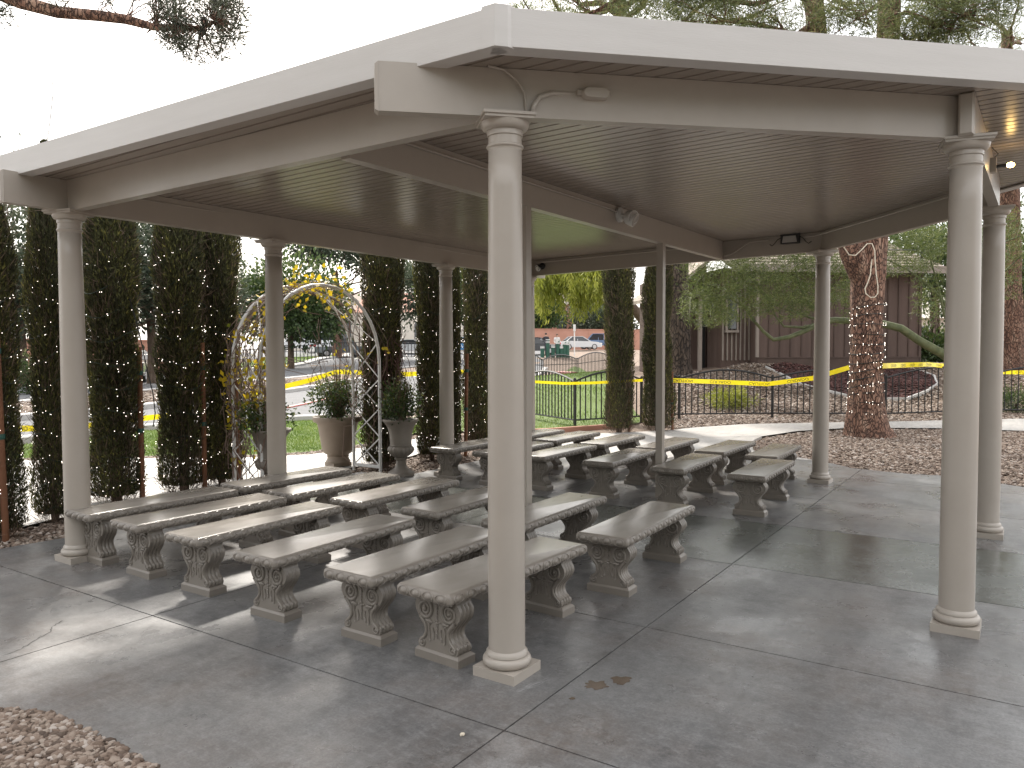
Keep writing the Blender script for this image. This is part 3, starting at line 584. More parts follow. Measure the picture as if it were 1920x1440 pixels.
# lit bulb beside the near side beam
lb=empty('bulb_lamp',(3.3,-1.936,2.945),0,'lit bare bulb in a holder on the side beam','lamp')
MB().box(-.035,.035,-.04,.004,-.045,.055).build('junction_box',K['paint'],lb); MB().tube([(.02,-.035,.0),(.03,-.075,.004),(.035,-.10,.004)],.012,8).build('socket',K['blackmetal'],lb)
MB().ball((.04,-.124,.004),.019,.026,.019,12,8).build('bulb',glow('lit_bulb',(1,.62,.2),12),lb,smooth=True)
MB().tube([(0,-.02,.05),(.03,-.05,.09),(.05,-.02,.13),(.03,.0,.16)],.003,5).build('cable',K['wire'],lb)
# ================================================================== BENCHES
SL_,SW,TH=1.31,.385,.42
def rrect(hx,hy,r,n=4):
    out=[]
    for cx,cy,a0 in ((hx-r,hy-r,0),(-hx+r,hy-r,90),(-hx+r,-hy+r,180),(hx-r,-hy+r,270)):
        for k in range(n+1): t=R_(a0+90*k/n); out.append((cx+r*math.cos(t),cy+r*math.sin(t)))
    return out
def make_bench():
    root=empty('bench'); V=[];Fx=[]; lv=[(.026,TH-.0),(.020,TH-.001),(.012,TH-.005),(.004,TH-.014),(.0,TH-.028),(.001,TH-.046),(.010,TH-.060),(.028,TH-.067)]
    for ins,z in lv:
        for px_,py_ in rrect(SL_/2-ins,SW/2-ins,.018-min(ins,.012)): V.append((px_,py_,z))
    k=20
    for j in range(len(lv)-1):
        for i in range(k): Fx.append((j*k+(i+1)%k,j*k+i,(j+1)*k+i,(j+1)*k+(i+1)%k))
    Fx+= [tuple(range(k)),tuple(range(len(V)-1,len(V)-1-k,-1))]
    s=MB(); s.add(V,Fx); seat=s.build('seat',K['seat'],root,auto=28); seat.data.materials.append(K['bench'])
    for p in seat.data.polygons: p.material_index=0 if p.normal.z>.9 else 1  # upward faces take the colour lightened for sky sheen, sides the plain paint
    e=MB(); zc=TH-.034
    def egg(cx,cy,ax,ay,nx_,ny_):          # (ax,ay) along the edge, (nx_,ny_) outwards
        def P(u,v,w):
            w=w-.022*(abs(v)/.034)**2.4; return (cx+ax*u+nx_*w,cy+ay*u+ny_*w,zc+v)
        V=[P(0,0,.0095)];F=[]; 
        for r,w in ((.45,.0082),(.8,.0036),(1,-.002)):
            for q in range(12): t=2*math.pi*q/12; V.append(P(.024*r*math.cos(t),.0225*r*math.sin(t),w))
        for q in range(12): F.append((0,1+q,1+(q+1)%12))
        for j in range(2):
            for q in range(12): F.append((1+j*12+q,1+(j+1)*12+q,1+(j+1)*12+(q+1)%12,1+j*12+(q+1)%12))
        e.add(V,F)
        ring=[];n=16
        for q in range(n):
            t=2*math.pi*q/n; a,b=math.cos(t),math.sin(t)
            for rr,w in ((.0295,-.002),(.0335,.0065),(.0375,-.002)): ring.append(P(rr*1.08*a,rr*.80*b,w))
        F=[]
        for q in range(n):
            q2=(q+1)%n
            for j in range(2): F.append((q*3+j,q*3+j+1,q2*3+j+1,q2*3+j))
        e.add(ring,F)
        e.add([P(.0445,.026,.001),P(.0485,.026,.001),P(.0465,-.024,.001),P(.0465,.02,.0045)],[(0,1,3),(1,2,3),(2,0,3)])
    nl=13; pl=(SL_-.05)/nl
    for i in range(nl):
        u=-SL_/2+.025+pl*(i+.5)
        egg(u,-SW/2+.001,1,0,0,-1); egg(u,SW/2-.001,-1,0,0,1)
    nw=4; pw=(SW-.03)/nw
    for i in range(nw):
        u=-SW/2+.015+pw*(i+.5)
        egg(-SL_/2+.001,u,0,-1,-1,0); egg(SL_/2-.001,u,0,1,1,0)
    e.build('egg_molding',K['bench'],seat,auto=45)
    # legs
    T=[(.052,.128),(.062,.138),(.078,.143),(.094,.138),(.106,.122),(.12,.106),(.14,.095),(.16,.093),(.18,.099),(.20,.114),(.22,.132),(.24,.148),(.26,.159),(.28,.163),(.30,.159),(.315,.148),(.325,.140),(.33,.139),(.352,.139)]
    hx=.056
    def legmesh():
        V=[];Fq=[];n=13
        for z,w in T:
            fl=.0 if z>.322 else .009
            row=[]
            for q in range(n):
                t=q/(n-1); xx=-hx+2*hx*t; ww=w-(fl*(1-abs(math.sin(t*math.pi*4))) if 0<q<n-1 else 0); row.append((xx,ww,z))
            for q in range(n-1,-1,-1):
                t=q/(n-1); xx=-hx+2*hx*t; ww=w-(fl*(1-abs(math.sin(t*math.pi*4))) if 0<q<n-1 else 0); row.append((xx,-ww,z))
            V+=row
        k=2*n
        for j in range(len(T)-1):
            for i in range(k): Fq.append((j*k+(i+1)%k,j*k+i,(j+1)*k+i,(j+1)*k+(i+1)%k))
        Fq+= [tuple(range(k)),tuple(range(len(V)-1,len(V)-1-k,-1))]
        m=MB(); m.add(V,Fq); return m.mesh('leg',K['bench'],auto=38)
    lm=legmesh()
    bb=MB(); 
    pr=[(.157,-.002),(.157,.042),(.147,.052),(.140,.058)]
    Vb=[];k=4
    for w,z in pr:
        a=w-.157+.068
        Vb+= [(-a,-w,z),(a,-w,z),(a,w,z),(-a,w,z)]
    bb.add(Vb,[(j*4+i,j*4+(i+1)%4,(j+1)*4+(i+1)%4,(j+1)*4+i) for j in range(3) for i in range(4)]+[(3,2,1,0),(12,13,14,15)]); bm_=bb.mesh('base_block',K['bench'])
    rl=MB()
    def W_(z):
        for (z0,w0),(z1,w1) in zip(T[:-1],T[1:]):
            if z0<=z<=z1: return lerp(w0,w1,(z-z0)/(z1-z0))
        return T[-1][1]
    for sx in (-1,1):
        X0=sx*(hx+.001)
        for sy in (-1,1):
            c=(.086*sy,.272); pth=[]
            for t in np.linspace(0,4.2*math.pi,44):
                r=.012+.044*(t/(4.2*math.pi)); a=math.pi*.5+t
                pth.append((X0,c[0]+sy*r*math.cos(a)*-1,c[1]+r*math.sin(a)*1.05))
            rl.tube(pth,[.005+.007*i/43 for i in range(44)],6)
            rl.ball((X0,c[0],c[1]),.014,.0135,.0135,8,5)
            # S band from the volute to the foot
            z_=np.linspace(.235,.082,18); rl.tube([(X0,sy*(W_(z)-.016),z) for z in z_],[.0115-.003*i/17 for i in range(18)],6)
            rl.tube([(X0,sy*.110+sy*.019*math.cos(t),.085+.019*math.sin(t)) for t in np.linspace(1.2,1.2+1.7*math.pi,14)],.0062,5)
            rl.ball((X0,sy*.112,.084),.008,.011,.011,7,5)
            # acanthus leaf and trailing drops
            rl.tube([(X0,sy*.088,.212),(X0,sy*.070,.207),(X0,sy*.052,.213),(X0,sy*.042,.203),(X0,sy*.034,.205)],[.005,.010,.012,.009,.004],6)
            rl.ball((X0,sy*.060,.196),.006,.010,.007,7,5)
            rl.tube([(X0,sy*.052,.190),(X0,sy*.060,.165),(X0,sy*.052,.135),(X0,sy*.056,.115),(X0,sy*.050,.103)],[.004,.0065,.007,.006,.008],5)
            rl.tube([(X0,sy*.030,.178),(X0,sy*.024,.150),(X0,sy*.030,.122)],[.003,.006,.0065],5)
            rl.ball((X0,sy*.030,.116),.005,.006,.006,6,4)
        for z,r in ((.318,.009),(.300,.0075),(.285,.009),(.268,.006),(.254,.008),(.238,.006),(.224,.0085),(.206,.010),(.190,.007),(.176,.0075),(.163,.006),(.151,.0065),(.140,.005),(.130,.0055)):
            rl.ball((X0,0,z),.008,r*1.1,r*1.1,7,4)
        rl.ball((X0,.018,.212),.004,.010,.006,6,4); rl.ball((X0,-.018,.212),.004,.010,.006,6,4)
        rl.ball((X0,.013,.308),.004,.009,.007,6,4); rl.ball((X0,-.013,.308),.004,.009,.007,6,4)
    # curled toes on the fluted sides
    for sy in (-1,1):
        for q in range(4):
            xx=-hx+.014+q*.028; rl.ball((xx,sy*.128,.086),.013,.017,.020,7,5)
    rm=rl.mesh('scroll_relief',K['bench'],smooth=True)
    for xx in (-.482,.482):
        l=link('leg',lm,root,(xx,0,0)); link('base_block',bm_,l); link('scroll_relief',rm,l)
    return root
proto=make_bench()
YS=[[3.845,3.195,2.505,1.69,.925,.345],[3.87,3.19,2.475,1.71,.925,.155],[3.95,3.24,2.61,1.75,.925,.10],[3.93,3.31,2.575,1.765,1.0,.375]]
X0=[[-.165,-.17,-.18,-.235,-.19,-.185],[1.25,1.235,1.30,1.33,1.32,1.35],[4.375,4.34,4.39,4.37,4.33,4.32],[5.86,5.85,5.83,5.83,5.88,5.80]]
ANG=[[-1.5,-2,.5,.8,-.5,-4],[-2,-2.5,0,0,0,1],[0,-1,0,1.5,1.5,1.8],[0,0,0,0,0,2]]
ORD=['first','second','third','fourth','fifth','sixth']
RD=['row farthest from the metal fence','row second-farthest from the metal fence','row second-nearest the metal fence','row nearest the metal fence']
for r in range(4):
    for i in range(6):
        b=proto if r==0 and i==0 else copy_tree(proto)
        b.location=(X0[r][i]-.025+SL_/2,YS[r][i],0); b.rotation_euler=(0,0,R_(ANG[r][i]))
        tag(b,f'taupe bench, {ORD[i]} from the cypress hedge, in {RD[r]}','bench','scroll-legged benches under the pavilion')
# ================================================================== VEGETATION
def tuft_mesh(name,P,D,mat,L,Wd,rnd=None,tmpl=LEAF):
    n=len(P); L=np.broadcast_to(np.asarray(L,float),(n,)); Wd=np.broadcast_to(np.asarray(Wd,float),(n,))
    return scatter(name,tmpl[0],tmpl[1],P,dir_rot(D),np.stack([Wd,L,L],1),mat,rnd)
def bark_tube(P,r,n=24,sub=6,amp=.06,seed=0,ridge=True):
    P=np.array(P,float); m=len(P); t=np.linspace(0,m-1,(m-1)*sub+1); Q=np.stack([np.interp(t,np.arange(m),P[:,k]) for k in range(3)],1)
    for _ in range(2): Q[1:-1]=(Q[:-2]+Q[1:-1]*2+Q[2:])/4
    rr=np.interp(t,np.arange(m),r); mb=MB(); mb.tube([tuple(q) for q in Q],list(rr),n)
    out=[]
    for i,v in enumerate(mb.v[:len(Q)*n]):
        j=i//n; c=Vector(Q[j]); d=Vector(v)-c; ang=2*math.pi*(i%n)/n
        w=mnoise.noise(Vector((math.cos(ang)*2.2+seed,math.sin(ang)*2.2,Q[j][2]*.9)))+.6*mnoise.noise(Vector((math.cos(ang)*5+seed,math.sin(ang)*5,Q[j][2]*2.5)))
        out.append(tuple(c+d*(1+amp*w)))
    mb.v=out+mb.v[len(Q)*n:]; return mb
# --- Italian cypresses with stakes and fairy lights
def cyp_meshes(seed,w,h,n=9000,bare=.25,brown=.3):
    global RNG
    RNG=np.random.default_rng(seed)
    lob=[(RNG.random()*6.28,.18+.25*RNG.random()) for _ in range(5)]
    z=h*RNG.random(n)**.92; z=np.clip(z,.12,h)
    t=z/h; env=w*.5*np.clip(np.minimum(1,(t/.06+.35))*np.where(t>.72,np.sqrt(np.clip((1.0-t)/.28,0,1)),1),.02,1)*(1-.06*np.sin(t*9+seed)-.05*np.sin(t*23+seed*2))
    a=RNG.random(n)*6.283; u=RNG.random(n); rad=np.where(u<.55,.80+.15*RNG.random(n),.25+.6*RNG.random(n))
    bul=1+.13*np.sin(a*3+z*2.3+seed)+.09*np.sin(a*5-z*4.1)+.07*np.sin(a*2-z*1.1+seed*3)+.05*np.sin(a*9+z*9)
    r=env*rad*bul
    # thinner foliage near the ground
    keep=(RNG.random(n)>bare*np.clip(1-t/.30,0,1)*1.6)
    z,a,r,rad,t=z[keep],a[keep],r[keep],rad[keep],t[keep]; n=len(z)
    P=np.c_[r*np.cos(a),r*np.sin(a),z]; D=np.c_[np.cos(a)*.30+RNG.normal(0,.28,n),np.sin(a)*.30+RNG.normal(0,.28,n),.9+RNG.normal(0,.35,n)]
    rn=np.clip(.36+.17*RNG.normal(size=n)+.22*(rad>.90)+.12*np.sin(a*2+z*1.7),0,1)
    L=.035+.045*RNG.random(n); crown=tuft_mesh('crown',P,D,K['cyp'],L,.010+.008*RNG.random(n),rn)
    m=6500; z=h*.9*RNG.random(m)**1.3; a=RNG.random(m)*6.283; r=w*.5*(.25+.68*RNG.random(m)); P=np.c_[r*np.cos(a),r*np.sin(a),z]
    D=np.c_[np.cos(a)*.35+RNG.normal(0,.3,m),np.sin(a)*.35+RNG.normal(0,.3,m),.9+RNG.normal(0,.5,m)]
    twig=tuft_mesh('dead_twigs',P,D,K['cypdead'],0.08+.2*RNG.random(m),.006,None)
    tr=MB()
    for k in range(5):
        ang=k*1.256+seed; rr=w*.16*(.5+.6*random.random()) if k else 0
        tr.tube([(rr*.25*math.cos(ang),rr*.25*math.sin(ang),-.05),(rr*math.cos(ang),rr*math.sin(ang),h*.25),(rr*.8*math.cos(ang),rr*.8*math.sin(ang),h*.55),(0,0,h*.85)],[.035,.028,.018,.006] if k else [.05,.045,.03,.008],7)
    trunk=tr.mesh('trunk',K['bark'],smooth=True)
    return crown,twig,trunk
def lights_mesh(seed,w,h,n=95):
    rng=np.random.default_rng(seed+50); b=MB(); wv=[]
    turns=h/.34; N=int(turns*22)
    for i in range(N):
        t=i/(N-1); z=.15+(h-.4)*t; a=t*turns*6.283+seed; e=w*.5*(1.02+.05*math.sin(i*1.3)); e*=1 if t<.75 else max(.2,math.sqrt((1-t)/.25)); wv.append((e*math.cos(a),e*math.sin(a),z+.05*math.sin(i*.9)))
    wm=MB().tube(wv,.0035,4,False).mesh('wire',K['bulbwire'])
    P=[]
    for i in range(n):
        q=wv[int(rng.random()*len(wv))]; P.append((q[0]*1.06+rng.normal(0,.012),q[1]*1.06+rng.normal(0,.012),q[2]+rng.normal(0,.03)))
    P=np.array(P); bm_=scatter('bulbs',OCTA[0],OCTA[1],P,rand_rot(len(P)),np.full(len(P),.0048),K['bulb'])
    return wm,bm_
CM=[cyp_meshes(3,.56,4.3,46000,.18),cyp_meshes(11,.54,4.5,46000,.25),cyp_meshes(23,.56,4.2,46000,.40)]
LM=[lights_mesh(1,.56,3.7,230),lights_mesh(2,.54,3.6,210),lights_mesh(5,.56,3.7,200)]
def stake(parent,x,y,h,lean=(0,0)):
    o=MB().tube([(x,y,-.05),(x+lean[0],y+lean[1],h)],.029,10).build('support_stake',K['stake'],parent,auto=50)
    for z in (h*.45,h*.82): MB().lathe([(.031,z),(.034,z+.02),(.031,z+.05)],10,(x+lean[0]*z/h,y+lean[1]*z/h,0),cap=False).build('tie',K['greentie'],o)
CYP=[ # u-range centre via world x,y ; width, height, variant, stake offsets, label
 (-.07,5.50,.86,.77,0,[(-.01,-.20,2.0)],'cypress with two stakes, outermost by the open end of the bed'),
 (.56,5.76,.74,.82,1,[(.16,-.20,1.55)],'narrow cypress just behind the first round column, lit with fairy lights'),
 (1.41,6.18,1.15,.885,1,[(.19,-.19,1.7)],'dark cypress between the narrow cypress and the close cypress pair'),
 (2.17,6.08,1.10,1.0,2,[(.14,-.20,1.75)],'dense cypress of the close pair, on the pair side away from the arch'),
 (2.72,6.12,1.02,.94,0,[(.08,-.22,1.7)],'dark cypress of the close pair standing nearest the vine arch'),
 (4.86,5.40,1.18,1.05,2,[(.26,-.05,1.3)],'cypress overgrown with bare vine behind the fluted urn'),
 (5.79,5.30,.88,1.0,1,[(.12,-.18,1.7)],'slim cypress with a black floodlight at its foot'),
 (6.36,5.30,.46,.95,1,[(.10,-.14,1.6)],'very slim cypress hidden beside the round column'),
 (7.62,5.78,.93,1.05,0,[(.16,-.2,1.6)],'bushy cypress at the far end of the bed near the lawn fence'),
 (10.86,4.62,1.14,1.06,2,[(.13,-.16,1.9)],'cypress standing before the lawn fence by the brick edging'),
 (11.62,4.12,1.2,1.02,2,[(.2,-.25,1.2)],'sparse cypress with bare lower stems beside the thin square post')]
for i,(x,y,wf,hf,v,st,lab) in enumerate(CYP):
    e=empty('cypress_tree',(x,y,-.03),i*1.7,lab,'tree','cypresses in the planting bed')
    for me,nm in zip(CM[v],('crown','dead_twigs','trunk')): link(nm,me,e,sc=(wf*.87,wf*.87,hf))
    e2=empty('x') if 0 else None
    c,s=math.cos(-i*1.7),math.sin(-i*1.7)
    for sx,sy,h in st: stake(e,c*sx-s*sy,s*sx+c*sy,h+.03,(random.uniform(-.04,.04),random.uniform(-.04,.04)))
    if i>8: continue
    l=empty('string_lights',(x,y,-.03),i*1.7,'fairy lights on the '+lab.split(',')[0].replace('just ','').replace(' at the far end of the bed near',' near'),'lights','fairy lights on the cypresses')
    k=i%3
    if 1:
        link('wire',LM[k][0],l,sc=(wf*.87,wf*.87,hf)); tag(link('bulbs',LM[k][1],l,sc=(wf*.87,wf*.87,hf)),kind='stuff')
tag(MB().tube([tuple(pix(u,v,8.35)) for u,v in ((243,560),(250,585),(258,612),(268,655),(276,695),(287,738),(291,775),(287,800))],.006,5).build('hanging_cable',K['wire']),'black cable drooping between the dark cypress and the close pair','cable')
# black lamp at the foot of a cypress
gl_=empty('ground_light',(5.86,5.02,-.02),0,'glossy black dome floodlight at the foot of a slim cypress','lamp')
MB().lathe([(.03,-.02),(.10,.0),(.125,.05),(.12,.10),(.09,.135)],20).build('dome',M('gloss_black',[(0,(.006,.006,.007)),(1,(.01,.01,.01))],rough=.12),gl_,auto=60); MB().lathe([(.09,.134),(.095,.15),(.08,.152)],20).build('rim',K['blackmetal'],gl_)
# ------------------------------------------------------------------ tree kit
def limb_path(a,b,sag=0,k=6,j=.05):
    a=np.array(a,float); b=np.array(b,float); L=np.linalg.norm(b-a); out=[]
    for i in range(k+1):
        t=i/k; p=a+(b-a)*t; p[2]+=sag*math.sin(math.pi*t); 
        if 0<i<k: p=p+RNG.normal(0,j*L*.25,3)
        out.append(p)
    return out
def needle_mass(centers,size,n_per,L,Wd,mat,droop=0.0,name='needles'):
    P=[];D=[];rn=[]
    for c,s in zip(centers,size):
        k=int(n_per*(.7+.6*RNG.random())); q=RNG.normal(size=(k,3)); q/=np.linalg.norm(q,axis=1)[:,None]; rr=s*RNG.random(k)[:,None]**.4
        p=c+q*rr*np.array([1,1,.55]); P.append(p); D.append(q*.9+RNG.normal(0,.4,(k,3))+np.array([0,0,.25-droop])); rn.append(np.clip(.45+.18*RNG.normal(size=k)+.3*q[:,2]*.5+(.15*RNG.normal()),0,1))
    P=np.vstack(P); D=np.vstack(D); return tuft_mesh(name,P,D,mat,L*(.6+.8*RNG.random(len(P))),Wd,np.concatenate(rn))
def crown_tree(name,label,base,trunkP,trunkR,lobes,nleaf,leafL,leafW,mat,barkmat,branches=10,group=None,shell=.62,tmpl=LEAF,up=.2):
    """base: (x,y,z). lobes: list of (cx,cy,cz,rx,ry,rz) relative to base"""
    e=empty(name,base,0,label,'tree',group)
    t=bark_tube(trunkP,trunkR,14,4,.06,seed=base[0])
    tip=np.array(trunkP[-1]); mid=np.array(trunkP[max(0,len(trunkP)-2)])
    for i in range(branches):
        l=lobes[i%len(lobes)]; q=np.array(l[:3])+RNG.normal(0,.35,3)*np.array(l[3:]); s=mid+(tip-mid)*RNG.random()
        t.tube(limb_path(s,q,0,5,.1),list(np.linspace(trunkR[-1]*.7,trunkR[-1]*.12,6)),6)
    t.build('trunk',K[barkmat],e,smooth=True)
    P=[];D=[];rn=[]; vol=np.array([l[3]*l[4]+l[4]*l[5]+l[3]*l[5] for l in lobes]); vol=vol/vol.sum()
    for l,f in zip(lobes,vol):
        k=int(nleaf*f); nc=max(6,int(k/26)); q=RNG.normal(size=(nc,3)); q/=np.linalg.norm(q,axis=1)[:,None]; rr=shell+(1.05-shell)*RNG.random((nc,1)); rr[::4]*=.6
        cc=np.array(l[:3])+q*rr*np.array(l[3:]); ci=RNG.integers(0,nc,k); g=RNG.normal(size=(k,3)); sp=.16*np.mean(l[3:])
        p=cc[ci]+g*sp; P.append(p); D.append(g*.6+q[ci]*.6+np.array([0,0,up])); shade=RNG.normal(0,.13,nc)
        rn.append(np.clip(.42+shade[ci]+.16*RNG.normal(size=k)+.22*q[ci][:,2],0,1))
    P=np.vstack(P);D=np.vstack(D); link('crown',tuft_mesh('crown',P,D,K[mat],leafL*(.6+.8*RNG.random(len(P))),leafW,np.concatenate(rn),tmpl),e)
    return e
RNG=np.random.default_rng(42)
def pine(name,label,base,leaders,r0,boughs,group='tall pines',fork=None,lights=False,needles=('needle',70,.16,.012),bsag=-.2):
    """leaders: list of point lists (relative); boughs: list of (start,end,n_tufts,spread)"""
    e=empty(name,base,0,label,'tree',group)
    for i,(P,r) in enumerate(leaders): bark_tube(P,r,28 if i==0 else 18,10,.11,seed=i*3.1+base[0]).build('trunk' if i==0 else 'limb',K['pinebark'],e,smooth=True)
    bm_=MB(); cs=[];sz=[]
    for (a,b,n,sp) in boughs:
        L=np.linalg.norm(np.array(b)-np.array(a)); p=limb_path(a,b,bsag*L*.15,7,.10); bm_.tube([tuple(q) for q in p],list(np.linspace(.035+.012*L,.012,8)),6)
        for k in range(n):
            t=.38+.62*RNG.random()**.8; j=int(t*6.999); c=p[j]+(p[j+1]-p[j])*(t*7-j)+RNG.normal(0,sp,3)*np.array([1,1,.6]); cs.append(c); sz.append(.16+.16*RNG.random())
            if k%2==0: q=p[j]; bm_.tube([tuple(q),tuple((q+c)/2+RNG.normal(0,.04,3)),tuple(c)],[.012,.008,.004],4)
    bm_.build('boughs',K['pinebark'],e,smooth=True)
    link('crown',needle_mass(cs,sz,needles[1],needles[2],needles[3],K[needles[0]],name='crown'),e)
    return e
# pine on the gravel island: trunk forks, wrapped in fairy lights
b0=np.array([12.95,.34,0]); 
def rp(u,v,d): return tuple(pix(u,v,d)-b0)
Lm=[([(0,0,-.1),(-.02,.02,.12),(.0,.03,.5),(.01,.04,1.2),(.0,.06,2.2),(.02,.05,3.1),(.10,.0,3.7),rp(1640,300,14.75),rp(1662,120,14.8),rp(1668,0,14.9),rp(1672,-260,15.2)],[.52,.40,.335,.305,.285,.31,.27,.24,.22,.20,.12]),
    ([(.0,.1,2.9),rp(1596,470,14.6),rp(1570,330,14.6),rp(1540,120,14.6),rp(1525,0,14.6),rp(1500,-240,14.6)],[.22,.22,.20,.18,.17,.10])]
bo=[]
for (u0,v0,u1,v1,d0,d1,n) in [(1530,60,1330,25,14.6,13.2,16),(1525,0,1250,-10,14.6,13.4,18),(1525,-60,1130,0,14.6,13.0,26),(1520,-100,1060,-10,14.6,12.8,22),(1540,90,1440,30,14.6,14,10),(1668,20,1780,45,14.8,13.6,20),(1668,-40,1850,30,14.8,13.2,26),(1665,60,1740,80,14.8,14.2,14),(1668,-20,1600,40,14.8,13.5,14),(1530,-50,1600,20,14.6,13.4,14),(1668,-120,1920,0,14.8,13.0,26),(1520,-160,1350,-60,14.6,14,20),(1670,-160,1800,-110,15,14.5,20),(1500,-200,1250,-150,14.6,15.5,20),(1670,-200,1750,-250,15,16,20),(1668,-100,1500,-180,15,17,20),(1670,-230,1900,-190,15,16.5,20),(1530,-140,1180,-90,14.6,16.5,22)]:
    bo.append((rp(u0,v0,d0),rp(u1,v1,d1),int(n*2.3),.34))
pine('pine_tree','thick forked pine on the gravel island, trunk wrapped in fairy lights',tuple(b0),Lm,.33,bo)
wl=empty('string_lights',tuple(b0),0,'fairy lights wound round the thick pine trunk','lights'); wp=[];bp=[]
for i in range(520):
    t=i/519; z=.35+2.15*t; a=t*13*6.283; r=.352-.05*min(1,z/1.2)+.008*math.sin(i); q=(r*math.cos(a),.04+r*math.sin(a),z+.05*math.sin(a*.7+i*.03)); wp.append(q)
for i in range(260):
    q=wp[int(len(wp)*random.random())]; k=1.05; bp.append((q[0]*k,(q[1]-.04)*k+.04,q[2]+random.uniform(-.04,.04)))
MB().tube(wp,.008,4,False).build('wire',K['wire'],wl); tag(link('bulbs',scatter('bulbs',OCTA[0],OCTA[1],np.array(bp),rand_rot(len(bp)),np.full(len(bp),.0065),K['bulb']),wl),kind='stuff')
# loop of pale rope hanging on that trunk
def tp(u,v,d=14.25): return tuple(pix(u,v,d))
rope=MB().tube([tp(1582,463,14.3),tp(1592,478),tp(1604,479),tp(1616,468),tp(1626,457),tp(1635,457),tp(1640,470),tp(1641,492),tp(1643,515),tp(1646,535),tp(1646,550),tp(1641,557),tp(1632,558),tp(1623,550),tp(1622,541),tp(1627,530),tp(1632,515),tp(1634,492),tp(1635,486)],.011,6)
tag(rope.build('rope_loop',K['rope'],smooth=True),'pale rope loop hanging on the thick pine trunk','rope')
# trunks and pines round the brown building
def simple_pine(label,base,r,h,lean,boughs,name='pine_tree',dark=False):
    L=[([(0,0,-.2),(lean[0]*.1,lean[1]*.1,.3),(lean[0]*.4,lean[1]*.4,h*.35),(lean[0]*.75,lean[1]*.75,h*.7),(lean[0],lean[1],h)],[r*1.45,r*1.1,r*.95,r*.8,r*.35])]
    e=pine(name,label,base,L,r,boughs)
    if dark:
        for c in e.children:
            if c.name.startswith('trunk'): c.data.materials[0]=K['darkbark']
    return e
def ring_boughs(h0,h1,n,R,tu,lean,h):
    out=[]
    for i in range(n):
        z=lerp(h0,h1,i/max(1,n-1)); a=i*2.4+RNG.random(); q=np.array([lean[0],lean[1],0])*z/h; rr=R*(.6+.5*RNG.random())
        out.append((tuple(q+np.array([0,0,z])),tuple(q+np.array([rr*math.cos(a),rr*math.sin(a),z+.5+.8*RNG.random()])),tu,.34))
    return out
p=pix(1893,704,24); simple_pine('tall pine beside the brown building, right of the wall end',(p[0],p[1],tz(p[0],p[1])),.37,10.5,(.3,.3),ring_boughs(5.3,10.5,20,3.2,20,(.3,.3),10.5))
p=pix(1272,697,25.5); simple_pine('dark leaning pine trunk at the shaded end of the brown building',(p[0],p[1],tz(p[0],p[1])),.36,10,(-.55,-.1),ring_boughs(5.6,10,18,3.0,20,(-.55,-.1),10),dark=True)
simple_pine('pine behind the brown building',(33.5,6.0,tz(33.5,6)),.35,13,(.4,-.3),ring_boughs(6,13,22,3.6,20,(.4,-.3),13))
simple_pine('pine standing on the gravel beyond the walk',(20.5,-6.2,tz(20.5,-6.2)),.34,11,(-.4,.6),ring_boughs(4.6,11,22,3.4,20,(-.4,.6),11))
simple_pine('pine hidden behind the cypress by the lawn fence',(13.1,5.72,tz(13.1,5.7)),.22,10.5,(-.1,-.1),ring_boughs(4.6,10.2,34,3.9,24,(-.1,-.1),10.5))  # added so its crown keeps direct sun off the far floor
simple_pine('pine standing on the gravel beyond the open end of the floor',(-7.5,7.5,0),.34,9.5,(.3,-.3),ring_boughs(3.4,9.3,30,3.8,26,(.3,-.3),9.5))  # added outside the view to darken the left fascia
# pine whose bough reaches in over the roof
pb0=np.array([-1.6,9.6,0]);
def rq(u,v,d): return np.array(pix(u,v,d))-pb0
e=empty('pine_tree',tuple(pb0),0,'pine by the path, its long bough hanging over the pavilion roof','tree','tall pines')
bark_tube([(0,0,-.2),(.05,0,.5),(.1,-.1,2.5),(.25,-.2,4.5),(.3,-.25,6.5),(.3,-.3,9)],[.42,.34,.29,.25,.2,.1],20,8,.1,2).build('trunk',K['pinebark'],e,smooth=True)
bg_=MB(); pth=[np.array([.3,-.22,6.2]),rq(-60,-40,8.7),rq(40,4,8.5),rq(110,23,8.5),rq(180,29,8.5),rq(235,36,8.5),rq(290,51,8.5),rq(330,52,8.5),rq(378,53,8.5),rq(405,40,8.5)]
bg_.tube([tuple(q) for q in pth],[.13,.10,.078,.068,.062,.055,.04,.034,.028,.014],8)
for k in range(60):
    j=RNG.integers(2,8); q=pth[j]+(pth[j+1]-pth[j])*RNG.random(); d=RNG.normal(0,1,3); d/=np.linalg.norm(d); bg_.tube([tuple(q),tuple(q+d*(.05+.05*RNG.random()))],[.010,.003],4)
cs=[];sz=[]
def twigs(u0,v0,u1,v1,n,sz_=.10,d=8.5):
    for k in range(n):
        u=lerp(u0,u1,RNG.random()); v=lerp(v0,v1,RNG.random()); c=rq(u,v,d+RNG.normal(0,.25)); cs.append(c); sz.append(sz_*(.6+.8*RNG.random()))
        j=min(range(3,10),key=lambda q:np.linalg.norm(pth[q]-c)); a=pth[j]; m=(a+c)/2+RNG.normal(0,.06,3); bg_.tube([tuple(a),tuple(m),tuple(c)],[.008,.006,.003],4)
twigs(285,0,455,45,70); twigs(300,55,450,85,42); twigs(330,85,425,112,14,.08); twigs(270,-15,460,5,30); twigs(355,112,400,128,3,.05); twigs(100,-5,140,8,4,.06); twigs(195,-8,250,10,6,.07)
for k in range(46): cs.append(rq(RNG.uniform(-60,26),RNG.uniform(-40,44)*1,8.6)); sz.append(.13)
for k in range(260): a=RNG.random()*6.28; rr=3.4*RNG.random()**.5; cs.append(np.array([rr*math.cos(a)*.9-1.0,rr*math.sin(a)+.8,6.6+2.6*RNG.random()])); sz.append(.28)
bg_.build('boughs',K['pinebark'],e,smooth=True)
